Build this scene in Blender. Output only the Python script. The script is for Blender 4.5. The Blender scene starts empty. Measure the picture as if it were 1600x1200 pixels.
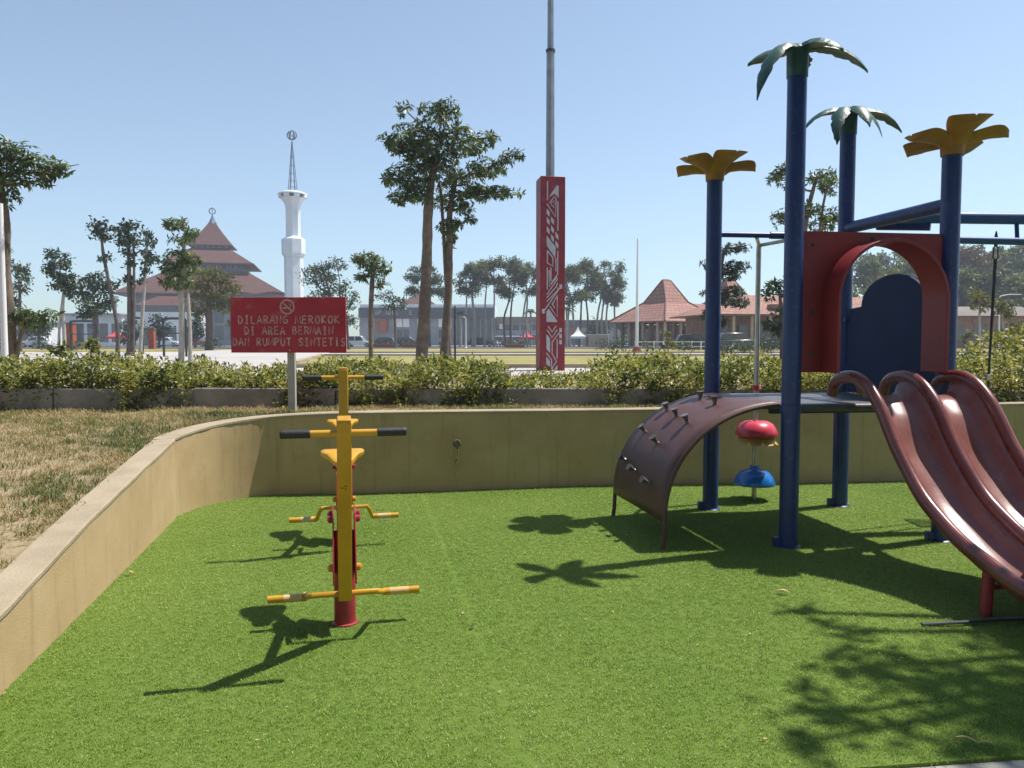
import bpy, math, random
import numpy as np
from mathutils import Vector, Matrix

R = math.radians
random.seed(7)
RNG = np.random.default_rng(11)
scene = bpy.context.scene
COL = scene.collection

# ------------------------------------------------------------------ camera, sky, sun, exposure
EYE = 1.5
FPX = 1200.0                       # focal length in pixels of the 1600 px wide photograph
PITCH = math.atan(65.0 / 1200.0)
cam_data = bpy.data.cameras.new('camera')
cam_data.sensor_width = 36.0
cam_data.lens = 36.0 * FPX / 1600.0
cam_data.clip_end = 6000.0
cam_data.clip_start = 0.05
cam = bpy.data.objects.new('camera', cam_data)
COL.objects.link(cam)
cam.location = (0, 0, EYE)
cam.rotation_euler = (math.pi / 2 - PITCH, 0, 0)
scene.camera = cam

SUN_VEC = Vector((1.74, 0.675, 3.58)).normalized()      # towards the sun, read off the post shadows
SUN_EL = math.asin(SUN_VEC.z)
SUN_AZ = math.atan2(SUN_VEC.x, SUN_VEC.y)               # clockwise from +Y
world = bpy.data.worlds.new('World')
scene.world = world
world.use_nodes = True
wn = world.node_tree
bg = wn.nodes['Background']
sky = wn.nodes.new('ShaderNodeTexSky')
sky.sky_type = 'NISHITA'
sky.sun_disc = False
sky.sun_elevation = SUN_EL
sky.sun_rotation = SUN_AZ
sky.altitude = 0.0
sky.air_density = 1.0
sky.dust_density = 0.5
sky.ozone_density = 6.0
sky_hs = wn.nodes.new('ShaderNodeHueSaturation')       # dry season sky: paler and less saturated all over
sky_hs.inputs['Saturation'].default_value = 0.74
sky_tint = wn.nodes.new('ShaderNodeMixRGB')
sky_tint.blend_type = 'MULTIPLY'
sky_tint.inputs['Fac'].default_value = 1.0
sky_tint.inputs['Color2'].default_value = (0.92, 1.01, 1.01, 1.0)
wn.links.new(sky.outputs[0], sky_hs.inputs['Color'])
wn.links.new(sky_hs.outputs[0], sky_tint.inputs['Color1'])
wn.links.new(sky_tint.outputs[0], bg.inputs['Color'])
bg.inputs['Strength'].default_value = 0.124
sun_data = bpy.data.lights.new('sun', 'SUN')
sun_data.energy = 5.0
sun_data.angle = R(0.55)
sun_data.color = (1.0, 0.955, 0.88)
sun = bpy.data.objects.new('sun', sun_data)
COL.objects.link(sun)
sun.location = (10, 4, 20)
sun.rotation_euler = (-SUN_VEC).to_track_quat('-Z', 'Y').to_euler()

vs = scene.view_settings
vs.view_transform = 'Standard'
vs.look = 'None'
vs.exposure = 0.42
vs.gamma = 1.0
vs.use_curve_mapping = False
scene.render.film_transparent = False
try:
    scene.cycles.max_bounces = 6
    scene.cycles.diffuse_bounces = 3
    scene.cycles.glossy_bounces = 3
    scene.cycles.transmission_bounces = 3
    scene.cycles.transparent_max_bounces = 4
    scene.cycles.volume_bounces = 0
    scene.cycles.caustics_reflective = False
    scene.cycles.caustics_refractive = False
    scene.cycles.sample_clamp_indirect = 4.0
except Exception:
    pass


# ------------------------------------------------------------------ measuring helpers
def ray(px, py):
    a = (px - 800.0) / FPX
    b = (600.0 - py) / FPX
    return Vector((a, math.cos(PITCH) + b * math.sin(PITCH), -math.sin(PITCH) + b * math.cos(PITCH)))


def at(px, py, Y):
    d = ray(px, py)
    t = Y / d.y
    return Vector((d.x * t, Y, EYE + d.z * t))


def gnd(px, py, z=0.0):
    d = ray(px, py)
    t = (z - EYE) / d.z
    return Vector((d.x * t, d.y * t, z))


GZ = 0.75          # level of the square beyond the play pit


# ------------------------------------------------------------------ materials
def nd(nt, kind, **kw):
    n = nt.nodes.new(kind)
    for k, v in kw.items():
        if k in n.inputs:
            n.inputs[k].default_value = v
        else:
            setattr(n, k, v)
    return n


def c4(c):
    return (c[0], c[1], c[2], 1.0)


MATS = {}


def pmat(name, c1, c2=None, scale=6.0, rough=0.6, bump=0.0, bscale=None, metallic=0.0, spec=0.5, detail=5.0,
         c3=None, scale3=30.0, amt3=0.5, coat=0.0, rvar=0.0):
    """Principled paint or masonry: two tones by noise, optional second finer stain tone, optional relief."""
    m = bpy.data.materials.new(name)
    m.use_nodes = True
    nt = m.node_tree
    b = nt.nodes['Principled BSDF']
    b.inputs['Roughness'].default_value = rough
    b.inputs['Metallic'].default_value = metallic
    b.inputs['Specular IOR Level'].default_value = spec
    b.inputs['Coat Weight'].default_value = coat
    b.inputs['Coat Roughness'].default_value = 0.15
    tc = nd(nt, 'ShaderNodeTexCoord')
    col = None
    if c2 is None:
        b.inputs['Base Color'].default_value = c4(c1)
    else:
        n = nd(nt, 'ShaderNodeTexNoise', Scale=scale, Detail=detail, Roughness=0.6)
        nt.links.new(tc.outputs['Object'], n.inputs['Vector'])
        r = nd(nt, 'ShaderNodeValToRGB')
        r.color_ramp.elements[0].position = 0.35
        r.color_ramp.elements[1].position = 0.68
        r.color_ramp.elements[0].color = c4(c1)
        r.color_ramp.elements[1].color = c4(c2)
        nt.links.new(n.outputs['Fac'], r.inputs['Fac'])
        col = r.outputs['Color']
        if c3 is not None:
            n3 = nd(nt, 'ShaderNodeTexNoise', Scale=scale3, Detail=8.0, Roughness=0.7)
            nt.links.new(tc.outputs['Object'], n3.inputs['Vector'])
            r3 = nd(nt, 'ShaderNodeValToRGB')
            r3.color_ramp.elements[0].position = 0.56
            r3.color_ramp.elements[1].position = 0.70
            r3.color_ramp.elements[0].color = (0, 0, 0, 1)
            r3.color_ramp.elements[1].color = (amt3, amt3, amt3, 1)
            nt.links.new(n3.outputs['Fac'], r3.inputs['Fac'])
            mx = nd(nt, 'ShaderNodeMixRGB')
            nt.links.new(r3.outputs['Color'], mx.inputs['Fac'])
            nt.links.new(col, mx.inputs['Color1'])
            mx.inputs['Color2'].default_value = c4(c3)
            col = mx.outputs['Color']
        nt.links.new(col, b.inputs['Base Color'])
        if rvar > 0:
            mr = nd(nt, 'ShaderNodeMapRange')
            mr.inputs['To Min'].default_value = max(0.05, rough - rvar)
            mr.inputs['To Max'].default_value = min(1.0, rough + rvar)
            nt.links.new(n.outputs['Fac'], mr.inputs['Value'])
            nt.links.new(mr.outputs[0], b.inputs['Roughness'])
    if bump > 0:
        nb = nd(nt, 'ShaderNodeTexNoise', Scale=bscale or scale * 8, Detail=6.0, Roughness=0.6)
        nt.links.new(tc.outputs['Object'], nb.inputs['Vector'])
        bp = nd(nt, 'ShaderNodeBump', Strength=bump, Distance=0.02)
        nt.links.new(nb.outputs['Fac'], bp.inputs['Height'])
        nt.links.new(bp.outputs['Normal'], b.inputs['Normal'])
    MATS[name] = m
    return m


def leafmat(name, cols, rough=0.45, trans=0.35, posscale=1.5, transcol=None):
    """Leaf tones differ leaf by leaf (random per island) and by patches; part of the light passes through."""
    m = bpy.data.materials.new(name)
    m.use_nodes = True
    nt = m.node_tree
    b = nt.nodes['Principled BSDF']
    out = nt.nodes['Material Output']
    b.inputs['Roughness'].default_value = rough
    b.inputs['Specular IOR Level'].default_value = 0.4
    g = nd(nt, 'ShaderNodeNewGeometry')
    oi = nd(nt, 'ShaderNodeObjectInfo')
    add = nd(nt, 'ShaderNodeMath', operation='ADD')
    nt.links.new(g.outputs['Random Per Island'], add.inputs[0])
    nz = nd(nt, 'ShaderNodeTexNoise', Scale=posscale, Detail=3.0)
    nt.links.new(g.outputs['Position'], nz.inputs['Vector'])
    mr = nd(nt, 'ShaderNodeMapRange')
    mr.inputs['From Min'].default_value = 0.3
    mr.inputs['From Max'].default_value = 0.7
    mr.inputs['To Min'].default_value = -0.35
    mr.inputs['To Max'].default_value = 0.35
    nt.links.new(nz.outputs['Fac'], mr.inputs['Value'])
    nt.links.new(mr.outputs[0], add.inputs[1])
    r = nd(nt, 'ShaderNodeValToRGB')
    els = r.color_ramp.elements
    els[0].color = c4(cols[0])
    els[1].color = c4(cols[-1])
    for i in range(1, len(cols) - 1):
        e = els.new(i / (len(cols) - 1))
        e.color = c4(cols[i])
    nt.links.new(add.outputs[0], r.inputs['Fac'])
    nt.links.new(r.outputs['Color'], b.inputs['Base Color'])
    t = nd(nt, 'ShaderNodeBsdfTranslucent')
    mixc = nd(nt, 'ShaderNodeMixRGB', blend_type='MULTIPLY')
    mixc.inputs['Fac'].default_value = 1.0
    nt.links.new(r.outputs['Color'], mixc.inputs['Color1'])
    mixc.inputs['Color2'].default_value = c4(transcol or (1.3, 1.25, 0.6))
    nt.links.new(mixc.outputs['Color'], t.inputs['Color'])
    ms = nd(nt, 'ShaderNodeMixShader')
    ms.inputs['Fac'].default_value = trans
    nt.links.new(b.outputs[0], ms.inputs[1])
    nt.links.new(t.outputs[0], ms.inputs[2])
    nt.links.new(ms.outputs[0], out.inputs['Surface'])
    MATS[name] = m
    return m


def groundmat(name, cols, stops, scale, fine, rough=0.95, bump=0.3, fineamt=0.35):
    """Ground cover: ramp over broad noise, broken up by a fine one, in world coordinates."""
    m = bpy.data.materials.new(name)
    m.use_nodes = True
    nt = m.node_tree
    b = nt.nodes['Principled BSDF']
    b.inputs['Roughness'].default_value = rough
    b.inputs['Specular IOR Level'].default_value = 0.2
    g = nd(nt, 'ShaderNodeNewGeometry')
    n1 = nd(nt, 'ShaderNodeTexNoise', Scale=scale, Detail=6.0, Roughness=0.65)
    n2 = nd(nt, 'ShaderNodeTexNoise', Scale=fine, Detail=4.0, Roughness=0.7)
    nt.links.new(g.outputs['Position'], n1.inputs['Vector'])
    nt.links.new(g.outputs['Position'], n2.inputs['Vector'])
    mx = nd(nt, 'ShaderNodeMixRGB')
    mx.inputs['Fac'].default_value = fineamt
    nt.links.new(n1.outputs['Fac'], mx.inputs['Color1'])
    nt.links.new(n2.outputs['Fac'], mx.inputs['Color2'])
    r = nd(nt, 'ShaderNodeValToRGB')
    els = r.color_ramp.elements
    els[0].position, els[0].color = stops[0], c4(cols[0])
    els[1].position, els[1].color = stops[-1], c4(cols[-1])
    for s, c in list(zip(stops, cols))[1:-1]:
        e = els.new(s)
        e.color = c4(c)
    nt.links.new(mx.outputs['Color'], r.inputs['Fac'])
    nt.links.new(r.outputs['Color'], b.inputs['Base Color'])
    bp = nd(nt, 'ShaderNodeBump', Strength=bump, Distance=0.02)
    nt.links.new(n2.outputs['Fac'], bp.inputs['Height'])
    nt.links.new(bp.outputs['Normal'], b.inputs['Normal'])
    MATS[name] = m
    return m


def tilemat(name, c1, c2, mortar, sx, sy, rough=0.8):
    """Rows of roof tiles, too far to be pieces: brick pattern over generated slope coordinates."""
    m = bpy.data.materials.new(name)
    m.use_nodes = True
    nt = m.node_tree
    b = nt.nodes['Principled BSDF']
    b.inputs['Roughness'].default_value = rough
    tc = nd(nt, 'ShaderNodeTexCoord')
    br = nd(nt, 'ShaderNodeTexBrick')
    br.inputs['Color1'].default_value = c4(c1)
    br.inputs['Color2'].default_value = c4(c2)
    br.inputs['Mortar'].default_value = c4(mortar)
    br.inputs['Scale'].default_value = 1.0
    br.inputs['Mortar Size'].default_value = 0.06 * sx
    br.inputs['Brick Width'].default_value = sx
    br.inputs['Row Height'].default_value = sy
    nt.links.new(tc.outputs['UV'], br.inputs['Vector'])
    nz = nd(nt, 'ShaderNodeTexNoise', Scale=0.6, Detail=6.0)
    nt.links.new(tc.outputs['Object'], nz.inputs['Vector'])
    mx = nd(nt, 'ShaderNodeMixRGB', blend_type='MULTIPLY')
    mx.inputs['Fac'].default_value = 0.45
    nt.links.new(br.outputs['Color'], mx.inputs['Color1'])
    nt.links.new(nz.outputs['Color'], mx.inputs['Color2'])
    hs = nd(nt, 'ShaderNodeHueSaturation', Saturation=1.0, Value=1.25)
    nt.links.new(mx.outputs['Color'], hs.inputs['Color'])
    nt.links.new(hs.outputs['Color'], b.inputs['Base Color'])
    bp = nd(nt, 'ShaderNodeBump', Strength=0.6, Distance=0.05)
    nt.links.new(br.outputs['Fac'], bp.inputs['Height'])
    bp.invert = True
    nt.links.new(bp.outputs['Normal'], b.inputs['Normal'])
    MATS[name] = m
    return m


M = MATS
pmat('blue_paint', (0.006, 0.030, 0.140), (0.011, 0.045, 0.185), 5, 0.38, 0.05, 60, c3=(0.13, 0.17, 0.26), scale3=26, amt3=0.45, rvar=0.12)
pmat('light_blue_paint', (0.008, 0.062, 0.19), (0.014, 0.085, 0.24), 5, 0.42, 0.05, 60, c3=(0.10, 0.15, 0.2), scale3=18, amt3=0.3, rvar=0.1)
pmat('blue_panel', (0.008, 0.024, 0.075), (0.012, 0.032, 0.095), 4, 0.6, 0.05, 80, spec=0.2, rvar=0.1)
pmat('red_plastic', (0.19, 0.014, 0.017), (0.25, 0.022, 0.025), 4, 0.45, 0.06, 50, c3=(0.07, 0.02, 0.02), scale3=9, amt3=0.6, rvar=0.12)
pmat('slide_plastic', (0.145, 0.036, 0.030), (0.19, 0.050, 0.042), 5, 0.27, 0.03, 70, spec=0.6, c3=(0.30, 0.12, 0.10), scale3=14, amt3=0.35, rvar=0.10)
pmat('slide_bed', (0.20, 0.068, 0.056), (0.27, 0.10, 0.085), 6, 0.30, 0.03, 70, spec=0.6, c3=(0.36, 0.19, 0.17), scale3=9, amt3=0.5, rvar=0.10)  # scuffed bed plastic, its base also lightened towards the sunlit tone
pmat('brown_metal', (0.078, 0.032, 0.028), (0.112, 0.048, 0.042), 5, 0.50, 0.06, 60, c3=(0.10, 0.062, 0.058), scale3=12, amt3=0.4, rvar=0.12)
pmat('grip_metal', (0.06, 0.045, 0.045), (0.16, 0.13, 0.12), 20, 0.35, 0.05, 60, spec=0.7)
pmat('deck_rubber', (0.07, 0.065, 0.075), (0.12, 0.115, 0.125), 7, 0.45, 0.1, 90, c3=(0.2, 0.18, 0.17), scale3=20, amt3=0.3)
pmat('palm_green', (0.007, 0.052, 0.042), (0.014, 0.095, 0.068), 9, 0.45, 0.25, 45, c3=(0.10, 0.22, 0.17), scale3=16, amt3=0.4)
pmat('flower_yellow', (0.25, 0.135, 0.014), (0.36, 0.20, 0.022), 6, 0.6, 0.2, 40, c3=(0.28, 0.11, 0.02), scale3=14, amt3=0.7)
pmat('yellow_paint', (0.50, 0.255, 0.012), (0.60, 0.325, 0.018), 4, 0.40, 0.03, 60, c3=(0.50, 0.24, 0.02), scale3=15, amt3=0.5, rvar=0.1)
pmat('worn_paint', (0.55, 0.45, 0.30), (0.70, 0.36, 0.05), 14, 0.5, 0.05, 60, c3=(0.35, 0.36, 0.36), scale3=12, amt3=0.8)
pmat('dark_red_paint', (0.27, 0.018, 0.03), (0.36, 0.03, 0.045), 5, 0.4, 0.03, 60, c3=(0.45, 0.18, 0.16), scale3=18, amt3=0.4, rvar=0.1)
pmat('black_rubber', (0.014, 0.014, 0.015), (0.022, 0.022, 0.024), 30, 0.55, 0.2, 120)
pmat('steel', (0.36, 0.34, 0.30), (0.52, 0.50, 0.45), 12, 0.3, 0.03, 60, metallic=0.85, rvar=0.1)
pmat('iron', (0.03, 0.035, 0.04), (0.06, 0.07, 0.075), 12, 0.5, 0.05, 60, metallic=0.3)
pmat('pink_plastic', (0.60, 0.035, 0.07), (0.68, 0.06, 0.09), 5, 0.3, 0.02, 40, spec=0.6)
pmat('cup_yellow', (0.42, 0.22, 0.03), (0.5, 0.28, 0.04), 8, 0.45, 0.05, 40)
pmat('disc_blue', (0.004, 0.13, 0.46), (0.006, 0.17, 0.55), 5, 0.22, 0.02, 40, spec=0.7)
pmat('sign_red', (0.38, 0.016, 0.035), (0.47, 0.028, 0.05), 3, 0.55, 0.03, 60, c3=(0.55, 0.22, 0.24), scale3=7, amt3=0.45)
pmat('sign_letter', (0.42, 0.20, 0.21), (0.66, 0.48, 0.47), 22, 0.6)
pmat('sign_post', (0.36, 0.34, 0.30), (0.46, 0.44, 0.40), 10, 0.7, 0.1, 60)
pmat('pillar_red', (0.185, 0.010, 0.020), (0.24, 0.018, 0.029), 4, 0.5, 0.04, 50, c3=(0.4, 0.16, 0.16), scale3=10, amt3=0.35)
pmat('pillar_worn', (0.36, 0.10, 0.09), (0.22, 0.02, 0.03), 6, 0.6, 0.1, 50)
pmat('pillar_motif', (0.36, 0.40, 0.42), (0.48, 0.50, 0.52), 6, 0.5)
pmat('pole_steel', (0.20, 0.22, 0.24), (0.28, 0.30, 0.32), 4, 0.45, 0.02, 40, metallic=0.4)
pmat('white_paint', (0.70, 0.71, 0.72), (0.80, 0.80, 0.80), 0.6, 0.6)
pmat('minaret_white', (0.66, 0.70, 0.74), (0.80, 0.82, 0.83), 0.35, 0.65, c3=(0.5, 0.53, 0.56), scale3=1.2, amt3=0.3)
pmat('plaster_grey', (0.20, 0.22, 0.25), (0.30, 0.32, 0.35), 0.5, 0.8)
pmat('dark_fascia', (0.028, 0.034, 0.05), (0.045, 0.05, 0.07), 0.4, 0.6)
pmat('brown_fascia', (0.10, 0.075, 0.065), (0.16, 0.12, 0.10), 0.3, 0.7)
pmat('dark_glass', (0.02, 0.028, 0.036), (0.05, 0.065, 0.075), 0.8, 0.12, spec=0.8)
pmat('wood_brown', (0.14, 0.06, 0.035), (0.24, 0.12, 0.07), 2, 0.7)
pmat('pale_column', (0.40, 0.30, 0.22), (0.5, 0.4, 0.3), 2, 0.7)
pmat('orange_wall', (0.26, 0.05, 0.02), (0.34, 0.08, 0.032), 1.5, 0.8)
pmat('spire_blue', (0.06, 0.10, 0.16), (0.10, 0.15, 0.22), 2, 0.5)
pmat('sign_blue', (0.02, 0.05, 0.11), (0.03, 0.07, 0.15), 2, 0.5)
pmat('sign_white', (0.22, 0.23, 0.25), (0.34, 0.35, 0.37), 0.5, 0.5)
pmat('tent_red', (0.55, 0.03, 0.05), (0.62, 0.06, 0.07), 1, 0.7)
pmat('tent_white', (0.72, 0.72, 0.68), (0.8, 0.8, 0.77), 1, 0.7)
pmat('car_white', (0.72, 0.72, 0.72), (0.78, 0.78, 0.78), 1, 0.25, coat=0.5)
pmat('car_dark', (0.03, 0.035, 0.045), (0.04, 0.045, 0.055), 1, 0.25, coat=0.5)
pmat('car_silver', (0.34, 0.35, 0.36), (0.40, 0.41, 0.42), 1, 0.3, metallic=0.5, coat=0.5)
pmat('car_red', (0.30, 0.02, 0.03), (0.35, 0.03, 0.04), 1, 0.25, coat=0.5)
pmat('tyre', (0.015, 0.015, 0.015), (0.03, 0.03, 0.03), 3, 0.8)
pmat('bark', (0.10, 0.072, 0.052), (0.20, 0.155, 0.115), 5, 0.9, 0.6, 22, c3=(0.10, 0.07, 0.05), scale3=9, amt3=0.6)
pmat('pale_bark', (0.26, 0.235, 0.20), (0.40, 0.37, 0.32), 4, 0.9, 0.5, 18)
pmat('dark_bark', (0.07, 0.055, 0.045), (0.13, 0.10, 0.08), 4, 0.9, 0.5, 18)
pmat('concrete', (0.30, 0.285, 0.255), (0.42, 0.40, 0.365), 3, 0.85, 0.25, 90, c3=(0.20, 0.19, 0.17), scale3=7, amt3=0.5)
pmat('kerb_concrete', (0.19, 0.175, 0.15), (0.33, 0.305, 0.265), 4, 0.9, 0.4, 60, c3=(0.09, 0.09, 0.08), scale3=8, amt3=0.6)
pmat('coping', (0.315, 0.250, 0.165), (0.40, 0.325, 0.225), 4, 0.85, 0.3, 70, c3=(0.27, 0.25, 0.22), scale3=9, amt3=0.5)
pmat('dead_leaf', (0.42, 0.30, 0.12), (0.6, 0.46, 0.22), 20, 0.7)
tilemat('roof_tiles', (0.092, 0.029, 0.022), (0.115, 0.038, 0.028), (0.062, 0.022, 0.018), 1.0, 0.8)
tilemat('pendopo_tiles', (0.30, 0.145, 0.105), (0.37, 0.185, 0.14), (0.18, 0.08, 0.06), 0.7, 0.55)
leafmat('whorl_leaf', [(0.032, 0.054, 0.02), (0.06, 0.098, 0.03), (0.10, 0.15, 0.045), (0.18, 0.22, 0.08)], 0.38, 0.42)
leafmat('dark_leaf', [(0.014, 0.028, 0.014), (0.025, 0.048, 0.020), (0.045, 0.078, 0.03)], 0.45, 0.25, 0.4)
leafmat('mid_leaf', [(0.03, 0.05, 0.022), (0.055, 0.085, 0.035), (0.09, 0.125, 0.05)], 0.5, 0.3, 0.25)
leafmat('feather_leaf', [(0.06, 0.078, 0.038), (0.10, 0.125, 0.055), (0.155, 0.175, 0.08)], 0.55, 0.42, 0.2)
leafmat('wood_leaf', [(0.06, 0.085, 0.035), (0.105, 0.14, 0.05), (0.165, 0.195, 0.075)], 0.5, 0.45, 0.2)
leafmat('yellow_leaf', [(0.07, 0.075, 0.012), (0.12, 0.125, 0.02), (0.19, 0.17, 0.03)], 0.5, 0.35, 0.3)
leafmat('rust_leaf', [(0.08, 0.07, 0.03), (0.13, 0.09, 0.04), (0.19, 0.12, 0.05)], 0.55, 0.3, 0.2)
leafmat('hedge_leaf', [(0.04, 0.065, 0.018), (0.10, 0.135, 0.03), (0.20, 0.225, 0.055), (0.30, 0.295, 0.085), (0.44, 0.39, 0.16)], 0.42, 0.45, 2.2)
leafmat('dry_blade', [(0.14, 0.15, 0.05), (0.27, 0.225, 0.10), (0.39, 0.295, 0.16), (0.48, 0.38, 0.23)], 0.7, 0.25, 1.1)
leafmat('green_blade', [(0.05, 0.085, 0.02), (0.10, 0.14, 0.035), (0.19, 0.19, 0.06)], 0.6, 0.3, 1.1)
leafmat('turf_blade', [(0.12, 0.225, 0.026), (0.22, 0.32, 0.05), (0.315, 0.395, 0.085), (0.43, 0.48, 0.165)], 0.42, 0.25, 0.55, (1.1, 1.2, 0.6))  # yarn tones; the broad noise also paints in sheen of leaning pile
groundmat('turf_base', [(0.095, 0.165, 0.02), (0.135, 0.21, 0.034), (0.175, 0.245, 0.05)], [0.35, 0.5, 0.68], 1.2, 160, 0.9, 0.6, 0.6)
groundmat('dry_ground', [(0.13, 0.14, 0.05), (0.25, 0.20, 0.11), (0.36, 0.275, 0.18), (0.24, 0.21, 0.10)], [0.3, 0.45, 0.56, 0.72], 0.9, 22, 0.95, 0.6, 0.45)
groundmat('field_grass', [(0.17, 0.165, 0.05), (0.27, 0.235, 0.085), (0.36, 0.295, 0.13)], [0.36, 0.5, 0.66], 0.12, 1.4, 0.95, 0.2, 0.4)
groundmat('plaza_paving', [(0.34, 0.31, 0.29), (0.42, 0.39, 0.365), (0.50, 0.47, 0.44)], [0.35, 0.5, 0.68], 0.25, 2.0, 0.9, 0.1, 0.4)
groundmat('asphalt', [(0.05, 0.05, 0.05), (0.08, 0.08, 0.08), (0.11, 0.105, 0.10)], [0.35, 0.5, 0.68], 0.3, 6.0, 0.9, 0.2, 0.4)


def wall_material():
    """Ochre paint on render, with vertical run-off streaks, scuffed foot and a stained weep hole."""
    m = pmat('ochre_wall', (0.425, 0.295, 0.145), (0.495, 0.358, 0.195), 2.2, 0.8, 0.15, 90, c3=(0.30, 0.225, 0.11), scale3=5, amt3=0.45)
    nt = m.node_tree
    b = nt.nodes['Principled BSDF']
    src = b.inputs['Base Color'].links[0].from_socket
    tc = nd(nt, 'ShaderNodeTexCoord')
    mp = nd(nt, 'ShaderNodeMapping')
    mp.inputs['Scale'].default_value = (9, 9, 0.7)
    nt.links.new(tc.outputs['Object'], mp.inputs['Vector'])
    n = nd(nt, 'ShaderNodeTexNoise', Scale=1.0, Detail=6.0, Roughness=0.7)
    nt.links.new(mp.outputs[0], n.inputs['Vector'])
    r = nd(nt, 'ShaderNodeValToRGB')
    r.color_ramp.elements[0].position = 0.54
    r.color_ramp.elements[0].color = (0, 0, 0, 1)
    r.color_ramp.elements[1].position = 0.78
    r.color_ramp.elements[1].color = (0.75, 0.75, 0.75, 1)
    nt.links.new(n.outputs['Fac'], r.inputs['Fac'])
    mx = nd(nt, 'ShaderNodeMixRGB')
    nt.links.new(r.outputs['Color'], mx.inputs['Fac'])
    nt.links.new(src, mx.inputs['Color1'])
    mx.inputs['Color2'].default_value = (0.24, 0.19, 0.10, 1)
    nt.links.new(mx.outputs['Color'], b.inputs['Base Color'])


wall_material()


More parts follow.
